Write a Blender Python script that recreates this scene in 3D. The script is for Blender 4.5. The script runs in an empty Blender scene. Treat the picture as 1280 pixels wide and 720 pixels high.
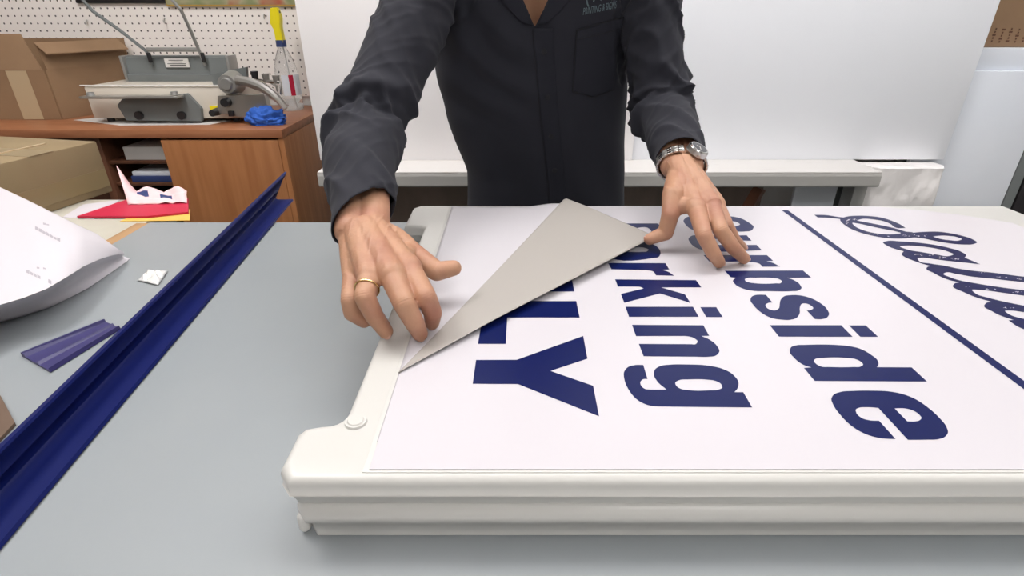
import bpy, bmesh, math, random
import numpy as np
from mathutils import Vector, Matrix, noise
from mathutils.bvhtree import BVHTree
random.seed(7)
C = bpy.context.scene.collection
PI = math.pi
# ------------------------------------------------------------------ camera model (pixel <-> ray, used to take measurements)
F = 680.; TH = math.atan(345/680); CX, CY = 642., 360.; HC = 1.17
cT, sT = math.cos(TH), math.sin(TH)
T = 0.80      # table top height
S = 0.865     # top face of the upper sign board
def ray(px, py):
    u = (px-CX)/F; v = (py-CY)/F
    return Vector((u, cT-v*sT, -sT-v*cT))
def at(px, py, z):
    d = ray(px, py); t = (z-HC)/d.z
    return Vector((d.x*t, d.y*t, z))
def aty(px, py, Y):
    d = ray(px, py); t = Y/d.y
    return Vector((d.x*t, Y, HC+d.z*t))

# ------------------------------------------------------------------ helpers
def new_obj(name, me, mat=None, parent=None):
    o = bpy.data.objects.new(name, me); C.objects.link(o)
    if mat is not None:
        me.materials.clear(); me.materials.append(mat)
    if parent is not None: o.parent = parent
    return o
def from_bm(name, bm, mat=None, parent=None, smooth=True, angle=35):
    me = bpy.data.meshes.new(name)
    bmesh.ops.recalc_face_normals(bm, faces=bm.faces)
    bm.to_mesh(me); bm.free()
    if smooth:
        for p in me.polygons: p.use_smooth = True
        try: me.set_sharp_from_angle(angle=math.radians(angle))
        except Exception: pass
    return new_obj(name, me, mat, parent)
def tag(o, label, cat, group=None):
    o['label'] = label; o['category'] = cat
    if group: o['group'] = group
    return o
def empty(name, loc, label=None, cat=None, group=None, rz=0):
    o = bpy.data.objects.new(name, None); C.objects.link(o)
    o.location = loc; o.rotation_euler = (0, 0, rz); o.empty_display_size = .05
    if label: tag(o, label, cat, group)
    return o
def put(o, root):
    """parent a world-space mesh to a root without moving it"""
    bpy.context.view_layer.update()
    o.parent = root
    o.matrix_parent_inverse = root.matrix_world.inverted()
    return o
def struct(o): o['kind'] = 'structure'; return o
def add_box(bm, c, s, rot=None, bev=0, seg=2):
    m = Matrix.Translation(Vector(c))
    if rot is not None: m = m @ (rot.to_4x4() if isinstance(rot, Matrix) else Matrix.Rotation(rot, 4, 'Z'))
    m = m @ Matrix.Diagonal((s[0], s[1], s[2], 1))
    r = bmesh.ops.create_cube(bm, size=1, matrix=m)
    if bev:
        es = list({e for v in r['verts'] for e in v.link_edges})
        bmesh.ops.bevel(bm, geom=es, offset=bev, segments=seg, affect='EDGES', profile=.5)
def box(name, lo, hi, mat, parent=None, bev=0.002, rot=None):
    bm = bmesh.new()
    c = [(a+b)/2 for a, b in zip(lo, hi)]; s = [abs(b-a) for a, b in zip(lo, hi)]
    add_box(bm, c, s, rot, bev)
    return from_bm(name, bm, mat, parent)
def add_cyl(bm, a, b, r1, r2=None, n=24, caps=True):
    a = Vector(a); b = Vector(b); r2 = r1 if r2 is None else r2
    d = b-a; q = d.to_track_quat('Z', 'Y').to_matrix().to_4x4()
    m = Matrix.Translation((a+b)/2) @ q
    bmesh.ops.create_cone(bm, cap_ends=caps, segments=n, radius1=r1, radius2=r2, depth=d.length, matrix=m)
def add_sphere(bm, c, r, scale=(1, 1, 1), rot=None, u=20, v=12):
    m = Matrix.Translation(Vector(c))
    if rot is not None: m = m @ rot.to_4x4()
    m = m @ Matrix.Diagonal((scale[0], scale[1], scale[2], 1))
    bmesh.ops.create_uvsphere(bm, u_segments=u, v_segments=v, radius=r, matrix=m)
def add_tube(bm, pts, r, n=10, closed=False, flat=1.0):
    pts = [Vector(p) for p in pts]; N = len(pts)
    rs = r if isinstance(r, (list, tuple)) else [r]*N
    rings = []; up = Vector((0, 0, 1))
    for i, p in enumerate(pts):
        a = pts[(i-1) % N] if (i > 0 or closed) else p
        b = pts[(i+1) % N] if (i < N-1 or closed) else p
        t = (b-a).normalized()
        x = t.cross(up)
        if x.length < 1e-3: x = t.cross(Vector((0, 1, 0)))
        x.normalize(); y = x.cross(t).normalized()
        rings.append([bm.verts.new(p + x*math.cos(2*PI*k/n)*rs[i] + y*math.sin(2*PI*k/n)*rs[i]*flat) for k in range(n)])
    M = N if closed else N-1
    for i in range(M):
        A = rings[i]; B = rings[(i+1) % N]
        for k in range(n):
            bm.faces.new((A[k], A[(k+1) % n], B[(k+1) % n], B[k]))
    if not closed:
        bm.faces.new(rings[0][::-1]); bm.faces.new(rings[-1])
def add_capsule(bm, a, b, ra, rb, n=20, caps=6):
    """tapered capsule as a closed solid"""
    a = Vector(a); b = Vector(b); t = (b-a); L = t.length; t.normalize()
    x = t.orthogonal().normalized(); y = t.cross(x)
    prof = []
    for k in range(1, caps+1):
        th = PI/2*k/caps; prof.append((-ra*math.cos(th), ra*math.sin(th)))
    for k in range(0, caps):
        th = PI/2*k/caps; prof.append((L+rb*math.sin(th), rb*math.cos(th)))
    rings = [[bm.verts.new(a+t*h+x*(math.cos(2*PI*j/n)*r)+y*(math.sin(2*PI*j/n)*r)) for j in range(n)] for h, r in prof]
    for i in range(len(rings)-1):
        for j in range(n):
            bm.faces.new((rings[i][j], rings[i][(j+1) % n], rings[i+1][(j+1) % n], rings[i+1][j]))
    p0 = bm.verts.new(a-t*ra); p1 = bm.verts.new(b+t*rb)
    for j in range(n):
        bm.faces.new((p0, rings[0][(j+1) % n], rings[0][j])); bm.faces.new((p1, rings[-1][j], rings[-1][(j+1) % n]))
def add_prism(bm, pts, z0, z1):
    """vertical prism over a polygon in XY"""
    lo = [bm.verts.new((p[0], p[1], z0)) for p in pts]; hi = [bm.verts.new((p[0], p[1], z1)) for p in pts]
    n = len(pts)
    f0 = bm.faces.new(lo[::-1]); f1 = bm.faces.new(hi)
    for i in range(n): bm.faces.new((lo[i], lo[(i+1) % n], hi[(i+1) % n], hi[i]))
    return f0, f1
def add_extrude(bm, prof, a, b, xdir, ydir):
    """extrude a closed 2D profile from a to b"""
    a = Vector(a); b = Vector(b); xdir = Vector(xdir); ydir = Vector(ydir)
    A = [bm.verts.new(a+xdir*p[0]+ydir*p[1]) for p in prof]; B = [bm.verts.new(b+xdir*p[0]+ydir*p[1]) for p in prof]
    n = len(prof)
    for i in range(n): bm.faces.new((A[i], A[(i+1) % n], B[(i+1) % n], B[i]))
    bm.faces.new(A[::-1]); bm.faces.new(B)
def remeshed(bm, voxel, smooth=6, fac=.5, extra=None):
    """union of closed solids -> one continuous smooth surface (bmesh)"""
    me = bpy.data.meshes.new('tmp'); bm.to_mesh(me); bm.free()
    o = bpy.data.objects.new('tmp', me); C.objects.link(o)
    m = o.modifiers.new('r', 'REMESH'); m.mode = 'VOXEL'; m.voxel_size = voxel; m.use_smooth_shade = True
    if smooth:
        m2 = o.modifiers.new('s', 'SMOOTH'); m2.factor = fac; m2.iterations = smooth
    if extra: extra(o)
    dg = bpy.context.evaluated_depsgraph_get(); dg.update()
    ev = o.evaluated_get(dg)
    out = bmesh.new(); out.from_mesh(ev.to_mesh()); ev.to_mesh_clear()
    bpy.data.objects.remove(o); bpy.data.meshes.remove(me)
    return out
def spline_pts(nodes, sub=6):
    """closed outline; nodes (x,y[,1=corner]); Catmull-Rom through the smooth nodes"""
    n = len(nodes); out = []
    for i in range(n):
        p0 = nodes[(i-1) % n]; p1 = nodes[i]; p2 = nodes[(i+1) % n]; p3 = nodes[(i+2) % n]
        c1 = len(p1) > 2; c2 = len(p2) > 2
        P0 = np.array(p0[:2], float); P1 = np.array(p1[:2], float); P2 = np.array(p2[:2], float); P3 = np.array(p3[:2], float)
        if c1 and c2: out.append(tuple(P1)); continue
        d = np.linalg.norm(P2-P1)
        def tan(A, B, Q):
            l1 = np.linalg.norm(Q-A)+1e-9; l2 = np.linalg.norm(B-Q)+1e-9
            t = (Q-A)/l1*l2/(l1+l2) + (B-Q)/l2*l1/(l1+l2)
            return t*d
        m1 = (P2-P1) if c1 else tan(P0, P2, P1)
        m2 = (P2-P1) if c2 else tan(P1, P3, P2)
        for k in range(sub):
            t = k/sub; h00 = 2*t**3-3*t*t+1; h10 = t**3-2*t*t+t; h01 = -2*t**3+3*t*t; h11 = t**3-t*t
            out.append(tuple(h00*P1+h10*m1+h01*P2+h11*m2))
    return out
def fill_mesh(name, contours, z, mat, parent=None):
    """filled flat 2D outlines (holes by even-odd) at height z"""
    cu = bpy.data.curves.new('t', 'CURVE'); cu.dimensions = '2D'; cu.fill_mode = 'FRONT'
    for c in contours:
        sp = cu.splines.new('POLY'); sp.points.add(len(c)-1)
        for i, p in enumerate(c): sp.points[i].co = (p[0], p[1], 0, 1)
        sp.use_cyclic_u = True
    o = bpy.data.objects.new('t', cu); C.objects.link(o)
    dg = bpy.context.evaluated_depsgraph_get(); dg.update()
    me = bpy.data.meshes.new_from_object(o.evaluated_get(dg)); bpy.data.objects.remove(o)
    for v in me.vertices: v.co.z = z
    return me

# ------------------------------------------------------------------ materials
def mat(name, col, rough=.5, metal=0, spec=.5, bump=None, noise_col=None, trans=0, alpha=1, coat=0, sss=0, ior=1.45, sheen=0):
    m = bpy.data.materials.new(name); m.use_nodes = True
    nt = m.node_tree; b = nt.nodes['Principled BSDF']
    b.inputs['Base Color'].default_value = (*col, 1); b.inputs['Roughness'].default_value = rough
    b.inputs['Metallic'].default_value = metal; b.inputs['Specular IOR Level'].default_value = spec
    b.inputs['Transmission Weight'].default_value = trans; b.inputs['Alpha'].default_value = alpha
    b.inputs['Coat Weight'].default_value = coat; b.inputs['IOR'].default_value = ior
    if sheen: b.inputs['Sheen Weight'].default_value = sheen
    if sss:
        b.inputs['Subsurface Weight'].default_value = sss; b.inputs['Subsurface Radius'].default_value = (.008, .003, .0015)
        b.inputs['Subsurface Scale'].default_value = 1
    tc = nt.nodes.new('ShaderNodeTexCoord')
    if noise_col:   # (scale, other colour, lo, hi, stretch)
        sc, c2, lo, hi, st = noise_col
        mp = nt.nodes.new('ShaderNodeMapping'); mp.inputs['Scale'].default_value = st
        nz = nt.nodes.new('ShaderNodeTexNoise'); nz.inputs['Scale'].default_value = sc; nz.inputs['Detail'].default_value = 5
        rp = nt.nodes.new('ShaderNodeValToRGB'); rp.color_ramp.elements[0].position = lo; rp.color_ramp.elements[1].position = hi
        rp.color_ramp.elements[0].color = (*col, 1); rp.color_ramp.elements[1].color = (*c2, 1)
        nt.links.new(tc.outputs['Object'], mp.inputs['Vector']); nt.links.new(mp.outputs[0], nz.inputs['Vector'])
        nt.links.new(nz.outputs['Fac'], rp.inputs['Fac']); nt.links.new(rp.outputs['Color'], b.inputs['Base Color'])
    if bump:        # (scale, strength, distance)
        nz2 = nt.nodes.new('ShaderNodeTexNoise'); nz2.inputs['Scale'].default_value = bump[0]; nz2.inputs['Detail'].default_value = 4
        bp = nt.nodes.new('ShaderNodeBump'); bp.inputs['Strength'].default_value = bump[1]; bp.inputs['Distance'].default_value = bump[2]
        nt.links.new(tc.outputs['Object'], nz2.inputs['Vector']); nt.links.new(nz2.outputs['Fac'], bp.inputs['Height'])
        nt.links.new(bp.outputs['Normal'], b.inputs['Normal'])
    return m
M = {}
M['plastic'] = mat('white_sign_plastic', (.575, .565, .54), .34, bump=(160, .06, .001))
M['sheet'] = mat('white_vinyl_face', (.57, .545, .58), .3)
M['liner'] = mat('white_liner_paper', (.53, .51, .54), .45)
M['back'] = mat('grey_vinyl_back', (.375, .35, .325), .5)
M['navy'] = mat('navy_print', (.003, .008, .072), .30, spec=.25)
M['table'] = mat('grey_table_top', (.275, .30, .315), .42, noise_col=(4, (.30, .322, .335), .35, .7, (1, 1, 1)), bump=(300, .03, .001))
M['tedge'] = mat('wood_table_edge', (.42, .25, .12), .5)
M['beige'] = mat('beige_table_top', (.52, .50, .43), .5, noise_col=(6, (.45, .42, .35), .4, .7, (1, 1, 1)))
M['board'] = mat('white_panel_board', (.95, .93, .94), .42)
M['boardR'] = mat('cool_white_panel_board', (.90, .92, .97), .42)
M['board2'] = mat('blue_grey_panel_board', (.70, .735, .80), .5, noise_col=(3, (.75, .775, .83), .4, .7, (1, 1, 1)))
M['bench'] = mat('worn_white_bench', (.60, .58, .565), .45, noise_col=(9, (.42, .38, .36), .64, .82, (1, 5, 1)))
M['benchedge'] = mat('bench_edge', (.42, .41, .39), .5)
M['cherry'] = mat('cherry_laminate', (.30, .115, .04), .38, noise_col=(5, (.42, .18, .07), .3, .7, (7, 7, .5)))
M['cherrytop'] = mat('cherry_laminate_top', (.27, .10, .045), .35, noise_col=(6, (.38, .16, .075), .3, .7, (.8, 9, 9)))
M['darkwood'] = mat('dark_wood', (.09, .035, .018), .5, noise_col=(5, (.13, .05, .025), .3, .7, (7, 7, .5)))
M['brownwall'] = mat('brown_bench_back', (.20, .155, .13), .6, noise_col=(4, (.26, .20, .17), .4, .7, (3, 3, 1)))
M['card'] = mat('cardboard', (.31, .195, .11), .7, noise_col=(8, (.265, .16, .09), .3, .7, (1, 1, 1)))
M['card2'] = mat('olive_cardboard', (.25, .185, .10), .7, noise_col=(5, (.21, .15, .08), .3, .7, (1, 1, 1)))
M['card3'] = mat('dark_cardboard', (.12, .075, .05), .7)
M['tape'] = mat('packing_tape', (.50, .38, .24), .3)
M['tape2'] = mat('olive_packing_tape', (.235, .175, .09), .3)
M['paper'] = mat('white_paper', (.58, .55, .585), .5)
M['ink'] = mat('pale_grey_ink', (.36, .34, .38), .5)
M['blue'] = mat('blue_plastic', (.003, .0075, .08), .42, spec=.22)
M['blueoff'] = mat('indigo_plastic', (.035, .03, .12), .4)
M['wrap'] = mat('foil_wrapper', (.82, .82, .80), .25, metal=.3, bump=(90, .6, .004))
M['grey'] = mat('grey_steel', (.16, .175, .175), .45)
M['lgrey'] = mat('light_grey_steel', (.36, .36, .35), .35, metal=.6)
M['chrome'] = mat('chrome', (.62, .61, .60), .2, metal=1)
M['steel'] = mat('brushed_steel', (.55, .54, .52), .3, metal=.9)
M['cream'] = mat('cream_enamel', (.66, .61, .53), .4)
M['black'] = mat('black_plastic', (.018, .018, .02), .4)
M['dial'] = mat('watch_dial', (.03, .03, .035), .2)
M['label'] = mat('label_paper', (.7, .68, .66), .5)
M['print'] = mat('label_print', (.08, .08, .08), .5)
M['yellow'] = mat('yellow_plastic', (.85, .72, .015), .35)
M['collar'] = mat('navy_plastic', (.03, .05, .16), .4)
M['clear'] = mat('clear_plastic', (.93, .95, .96), .08, trans=.92, ior=1.25)
M['cloth'] = mat('blue_cloth', (.03, .13, .55), .7, bump=(400, .2, .001))
M['red'] = mat('crimson_folder', (.50, .012, .05), .45)
M['pink'] = mat('pink_print', (.82, .55, .56), .5)
M['amber'] = mat('yellow_folder', (.72, .45, .10), .5)
M['peg'] = mat('pegboard_white', (.92, .87, .83), .5)
M['wall'] = mat('painted_wall', (.74, .73, .71), .7, bump=(80, .1, .002))
M['wallL'] = mat('darkened_unseen_wall', (.30, .25, .21), .7, bump=(80, .1, .002))  # unseen wall, darkened so the blue channel reflects less light
M['floor'] = mat('grey_floor', (.20, .21, .20), .5, noise_col=(12, (.15, .16, .155), .4, .7, (1, 1, 1)))
M['ceil'] = mat('ceiling_tile', (.78, .78, .77), .8, bump=(150, .3, .002))
M['dark'] = mat('dark_interior', (.012, .01, .012), .6)
M['skin'] = mat('skin', (.46, .25, .155), .5, sss=.08, noise_col=(24, (.37, .165, .11), .42, .72, (1, 1, 1)), bump=(260, .22, .0015))
M['nail'] = mat('fingernail', (.55, .31, .24), .3)
M['shirt'] = mat('charcoal_shirt', (.0205, .021, .029), .85, spec=.3, sheen=.04, bump=(900, .2, .0006))
M['shirt2'] = mat('charcoal_shirt_trim', (.0188, .0195, .0275), .85, spec=.3, bump=(900, .2, .0006))
M['stitch'] = mat('dark_seam', (.010, .010, .014), .8)
M['logo'] = mat('grey_teal_thread', (.12, .165, .185), .7)
M['pants'] = mat('dark_trousers', (.012, .013, .02), .85)
M['shoe'] = mat('black_shoe', (.015, .013, .012), .4)
M['hair'] = mat('dark_hair', (.012, .008, .006), .6, bump=(120, 1, .004))
M['eye'] = mat('eye_white', (.75, .73, .7), .2)
M['iris'] = mat('dark_iris', (.03, .015, .01), .2)
M['lip'] = mat('lips', (.42, .17, .13), .45)
M['gold'] = mat('gold', (.75, .55, .25), .25, metal=1)
M['wrapfilm'] = mat('plastic_film', (.86, .83, .82), .25, bump=(16, .5, .012))
em = bpy.data.materials.new('lamp_diffuser'); em.use_nodes = True
em.node_tree.nodes['Principled BSDF'].inputs['Emission Color'].default_value = (1, .975, .96, 1)
em.node_tree.nodes['Principled BSDF'].inputs['Emission Strength'].default_value = 10
M['lamp'] = em

# distress: flecks of bare white in the script word
def distressed():
    m = mat('distressed_navy_print', (.005, .008, .062), .30, spec=.25)
    return m
M['navy2'] = distressed()

# pegboard with real-looking holes (procedural dots on a 29 mm grid)
def pegmat():
    m = M['peg']; nt = m.node_tree; b = nt.nodes['Principled BSDF']
    tc = nt.nodes.new('ShaderNodeTexCoord'); sp = nt.nodes.new('ShaderNodeSeparateXYZ')
    nt.links.new(tc.outputs['Object'], sp.inputs[0])
    def cell(out):
        d = nt.nodes.new('ShaderNodeMath'); d.operation = 'DIVIDE'; d.inputs[1].default_value = .0272
        f = nt.nodes.new('ShaderNodeMath'); f.operation = 'FRACT'
        s = nt.nodes.new('ShaderNodeMath'); s.operation = 'SUBTRACT'; s.inputs[1].default_value = .5
        p = nt.nodes.new('ShaderNodeMath'); p.operation = 'POWER'; p.inputs[1].default_value = 2
        nt.links.new(out, d.inputs[0]); nt.links.new(d.outputs[0], f.inputs[0]); nt.links.new(f.outputs[0], s.inputs[0])
        ab = nt.nodes.new('ShaderNodeMath'); ab.operation = 'ABSOLUTE'; nt.links.new(s.outputs[0], ab.inputs[0])
        nt.links.new(ab.outputs[0], p.inputs[0]); return p.outputs[0]
    a = nt.nodes.new('ShaderNodeMath'); nt.links.new(cell(sp.outputs['X']), a.inputs[0]); nt.links.new(cell(sp.outputs['Z']), a.inputs[1])
    l = nt.nodes.new('ShaderNodeMath'); l.operation = 'LESS_THAN'; l.inputs[1].default_value = .0155
    nt.links.new(a.outputs[0], l.inputs[0])
    mx = nt.nodes.new('ShaderNodeMix'); mx.data_type = 'RGBA'
    mx.inputs['A'].default_value = (.92, .87, .83, 1); mx.inputs['B'].default_value = (.10, .085, .085, 1)
    nt.links.new(l.outputs[0], mx.inputs['Factor']); nt.links.new(mx.outputs['Result'], b.inputs['Base Color'])
pegmat()
# ceiling tile grid not needed in view; poster colours
def poster_mat():
    m = bpy.data.materials.new('poster_print'); m.use_nodes = True; nt = m.node_tree; b = nt.nodes['Principled BSDF']
    tc = nt.nodes.new('ShaderNodeTexCoord'); nz = nt.nodes.new('ShaderNodeTexNoise'); nz.inputs['Scale'].default_value = 9
    rp = nt.nodes.new('ShaderNodeValToRGB'); e = rp.color_ramp.elements
    e[0].position = .3; e[0].color = (.30, .28, .10, 1); e[1].position = .7; e[1].color = (.42, .10, .05, 1)
    x = e.new(.45); x.color = (.22, .26, .12, 1); x = e.new(.58); x.color = (.40, .36, .22, 1)
    nt.links.new(tc.outputs['Object'], nz.inputs['Vector']); nt.links.new(nz.outputs['Fac'], rp.inputs['Fac']); nt.links.new(rp.outputs['Color'], b.inputs['Base Color'])
    b.inputs['Roughness'].default_value = .4
    return m
M['poster'] = poster_mat()

# ------------------------------------------------------------------ the room
XL, XR, YB, YF, ZC = -2.6, 3.0, 2.45, -2.2, 2.75
struct(box('floor', (XL-.1, YF-.1, -.1), (XR+.1, YB+.1, 0), M['floor'], bev=0))
struct(box('ceiling', (XL-.1, YF-.1, ZC), (XR+.1, YB+.1, ZC+.1), M['ceil'], bev=0))
struct(box('wall_back', (XL-.1, YB, 0), (XR+.1, YB+.1, ZC), M['wall'], bev=0))
struct(box('wall_front', (XL-.1, YF-.1, 0), (XR+.1, YF, ZC), M['wall'], bev=0))
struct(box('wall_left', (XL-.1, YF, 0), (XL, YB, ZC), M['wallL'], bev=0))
struct(box('wall_right', (XR, YF, 0), (XR+.1, YB, ZC), M['wall'], bev=0))
o = box('pegboard', (XL+.001, YB-.012, .85), (-.35, YB-.001, 2.2), M['peg'], bev=0)
tag(o, 'white perforated pegboard mounted on the back wall above the wooden desk', 'pegboard')
def hook(px, py):
    p = aty(px, py, YB-.014); bm = bmesh.new()
    add_tube(bm, [p+Vector((0, 0, .012)), p+Vector((0, -.006, .006)), p+Vector((.004, -.018, -.004)), p+Vector((.008, -.028, .004))], .0022, 8)
    return from_bm('pegboard_hook', bm, M['steel'])
tag(hook(110, 29), 'small steel hook in the pegboard above the open cardboard box', 'hook')
tag(hook(207, 27), 'small steel hook in the pegboard between the two rods of the cutter', 'hook')
tag(hook(331, 22), 'small steel hook in the pegboard just left of the yellow spray trigger', 'hook')
def poster(px0, px1, py, m, label):
    a = aty(px0, py, YB-.02); b = aty(px1, py, YB-.02)
    root = empty('poster', ((a.x+b.x)/2, YB-.02, a.z), label, 'poster')
    fr = box('frame', (a.x, YB-.024, a.z), (b.x, YB-.0125, a.z+.5), M['black'] if m is M['dark'] else M['amber'])
    put(fr, root)
    put(box('print', (a.x+.004, YB-.026, a.z+.006), (b.x-.004, YB-.0242, a.z+.49), m, bev=0), root)
poster(96, 208, 4, M['dark'], 'black poster whose lower edge hangs above the open cardboard box')
poster(209, 372, 8, M['poster'], 'red and green poster whose lower edge hangs above the paper cutter')
# ceiling lights, some added as fill
def lampmat(st):
    m = em.copy(); m.node_tree.nodes['Principled BSDF'].inputs['Emission Strength'].default_value = st; return m
def ceiling_light(x, y, lx, ly, label, st=10):
    r = empty('ceiling_light', (x, y, ZC-.03), label, 'ceiling light')
    put(box('frame', (x-lx/2-.03, y-ly/2-.03, ZC-.05), (x+lx/2+.03, y+ly/2+.03, ZC-.001), M['label']), r)
    put(box('diffuser', (x-lx/2, y-ly/2, ZC-.062), (x+lx/2, y+ly/2, ZC-.045), lampmat(st)), r)
ceiling_light(-1.25, .88, .6, 1.2, 'white ceiling light panel over the left end of the work table', 14)
ceiling_light(.3, -1.4, 1.3, .6, 'unseen white fill light panel added behind the camera to brighten the upright boards', 14)  # added frontal fill for upright surfaces
ceiling_light(1.75, .95, .6, 1.2, 'white ceiling light panel over the right end of the work table', 8)
ceiling_light(.2, 1.12, 1.6, .6, 'unseen white light panel added above the person to brighten the boards behind', 9.5)  # added wash light for the boards, kept off the stack front

# ------------------------------------------------------------------ work table
tr = empty('work_table', (.5, .4, 0), 'large work table with a smooth light grey top under the sign boards', 'table')
put(box('table_top', (-.718, -.35, T-.03), (1.75, 1.016, T), M['table'], bev=.001), tr)
o = box('edge_strip', (-.745, -.35, T-.034), (-.7185, 1.016, T-.001), M['tedge']); put(o, tr); o['label'] = 'light brown wooden edge strip'
put(box('apron', (-.69, -.30, T-.12), (1.70, .98, T-.031), M['grey']), tr)
for x in (-.65, 1.66):
    for y in (-.26, .94):
        put(box('leg', (x-.03, y-.03, 0), (x+.03, y+.03, T-.12), M['grey']), tr)

# ------------------------------------------------------------------ sign boards (two folded halves)
def arc(cx, cy, r, a0, a1, n=6):
    return [(cx+r*math.cos(math.radians(a0+(a1-a0)*k/n)), cy+r*math.sin(math.radians(a0+(a1-a0)*k/n))) for k in range(n+1)]
def sign_outline(i=0.):
    """plan of a folding sign board, feet at the left, handle end at the right"""
    y0, y1 = .291+i, .925-i
    p = [(-.166+i, y0), (-.176+i, y0+.012), (-.176+i, .342-i), (-.172+i, .349-i)]
    p += [(-.160+i, .352-i)] + arc(-.158+i, .368-i, .016, -90, 0, 5)[1:]
    p += [(-.142+i, .815+i), (-.150+i, .822+i), (-.176+i, .822+i), (-.176+i, y1-.012), (-.166+i, y1)]
    p += [(.64, y1), (.70, y1-.008), (.76, y1-.024), (.82, y1-.052), (.90, y1-.10), (1.0, y1-.17), (1.06-i, y1-.22)]
    p += [(1.06-i, y0+.22), (1.0, y0+.17), (.90, y0+.10), (.82, y0+.052), (.76, y0+.024), (.70, y0+.008), (.64, y0)]
    return p
def board_mesh(layers):
    """stack of (inset, z) rings closed at both ends"""
    bm = bmesh.new(); rings = []
    for i, z in layers:
        rings.append([bm.verts.new((x, y, z)) for x, y in sign_outline(i)])
    n = len(rings[0])
    for a, b in zip(rings, rings[1:]):
        for k in range(n): bm.faces.new((a[k], a[(k+1) % n], b[(k+1) % n], b[k]))
    bm.faces.new(rings[0][::-1]); bm.faces.new(rings[-1])
    return bm
ub = empty('sign_board', (.44, .61, S-.0295), 'upper white plastic sign board directly under the lettered sheet', 'sign board', 'white sign boards stacked on the table')
q = S
up = from_bm('panel', board_mesh([(.0062, q-.029), (.0036, q-.0278), (.0016, q-.0195), (.0006, q-.0178), (-.0006, q-.0165), (.0003, q-.0155), (0, q-.006), (.0012, q-.0026), (.0034, q-.0006), (.0065, q)]), M['plastic'], angle=50)
put(up, ub)
bm = bmesh.new(); add_box(bm, (.3735, .6075, q+.0002), (.972, .6195, .0012), bev=.0005); o = from_bm('face_panel', bm, M['plastic']); put(o, ub)
kb = at(445, 528, q)
bm = bmesh.new()
add_cyl(bm, (kb.x, kb.y, q-.002), (kb.x, kb.y, q+.0020), .0098, .0088, 32)
add_cyl(bm, (kb.x, kb.y, q+.0020), (kb.x, kb.y, q+.0030), .0070, .0062, 32)
o = from_bm('round_plug', bm, M['plastic']); put(o, ub)
lb = empty('sign_board', (.44, .61, T), 'lower white plastic sign board lying flat on the grey table', 'sign board', 'white sign boards stacked on the table')
q2 = S-.0295
o = from_bm('panel', board_mesh([(.006, T+.0003), (.0035, T+.002), (.0028, T+.0175), (.0004, T+.0195), (-.0012, T+.021), (-.0010, q2-.0085), (.0012, q2-.0042), (.0032, q2-.0014), (.0062, q2)]), M['plastic'], angle=50)
o.location.x = .008; put(o, lb)
bm = bmesh.new(); add_capsule(bm, (-.1655, .3005, T+.006), (-.1655, .3005, T+.016), .0048, .0048); put(from_bm('corner_nub', bm, M['plastic']), lb)

# ------------------------------------------------------------------ liner and lettered vinyl sheet
SX0, SX1, SY0, SY1 = -.1075, .805, .300, .913
zs = S+.0008          # underside of liner
def liner():
    bm = bmesh.new(); nx, ny = 120, 60
    def z(x, y):
        c = max(0, 1-abs((x-.072-(y-.913)*.42)/.055)); u = max(0, (y-.70)/.213)
        return zs+.0001 + .0055*(c*c*(3-2*c))*u*u
    g = [[None]*(ny+1) for _ in range(nx+1)]
    for i in range(nx+1):
        for j in range(ny+1):
            x = SX0-.001+(.45-SX0)*i/nx; y = SY0+.03+(SY1+.002-SY0-.03)*j/ny
            g[i][j] = bm.verts.new((x, y, z(x, y)))
    for i in range(nx):
        for j in range(ny): bm.faces.new((g[i][j], g[i+1][j], g[i+1][j+1], g[i][j+1]))
    return bm
zl = zs+.0005         # vinyl level
sh = empty('lettered_sheet', (.35, .6, zl), 'large white vinyl sheet with navy lettering, its far left corner folded back to show grey', 'vinyl sheet')
Bp = Vector((-.1075, .420, 0)); Ap = Vector((.092, .913, 0)); Cp = Vector((.205, .737, 0))
# flat part
pts = [(Bp.x, Bp.y), (SX0, SY0), (SX1, SY0), (SX1, .83), (.745, .872), (.69, .896), (.63, SY1), (Ap.x, Ap.y)]
bm = bmesh.new(); add_prism(bm, pts[::1], zl, zl+.0004)
put(from_bm('sheet_face', bm, M['sheet'], smooth=False), sh)
# curled crease and flap, grey side up
def flap():
    bm = bmesh.new(); n, m = 40, 22; th = .0005
    dirc = (Ap-Bp).normalized(); perp = Vector((dirc.y, -dirc.x, 0))
    rows = []
    for i in range(n+1):
        u = i/n; p = Bp.lerp(Ap, u); r = .0008+.0062*u**1.3
        # end point of this section on the edge B-C (u<uc) or C-A
        cu = (Cp-Bp).dot(dirc)/(Ap-Bp).length
        if u <= cu: e = Bp.lerp(Cp, u/cu)
        else: e = Cp.lerp(Ap, (u-cu)/(1-cu))
        L = max((e-p).dot(perp), 0)
        row = []
        for k in range(9):      # the roll: from flat sheet round the crease
            a = -PI/2 - PI*k/8
            row.append(p + perp*(r*math.cos(a)) + Vector((0, 0, zl+.0004+r+r*math.sin(a))))
        for k in range(1, m+1):
            t = k/m; h = 2*r + (.0045-0.3*r)*math.sin(PI*min(1, t)*.5)*min(1, L/.05)*1.0 + .0012*math.sin(PI*t)*min(1, L/.1)
            row.append(p + perp*(L*t) + Vector((0, 0, zl+.0006+h)))
        rows.append([bm.verts.new(v) for v in row])
    for a, b in zip(rows, rows[1:]):
        for k in range(len(a)-1): bm.faces.new((a[k], a[k+1], b[k+1], b[k]))
    return bm
o = from_bm('folded_corner', flap(), M['back'], angle=80); put(o, sh); o['label'] = 'grey back of the folded corner'
md = o.modifiers.new('th', 'SOLIDIFY'); md.thickness = .0005; md.offset = 0
li = from_bm('liner_sheet', liner(), M['liner']); tag(li, 'thin white liner sheet lying on the sign board left of the folded corner', 'paper sheet')
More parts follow.
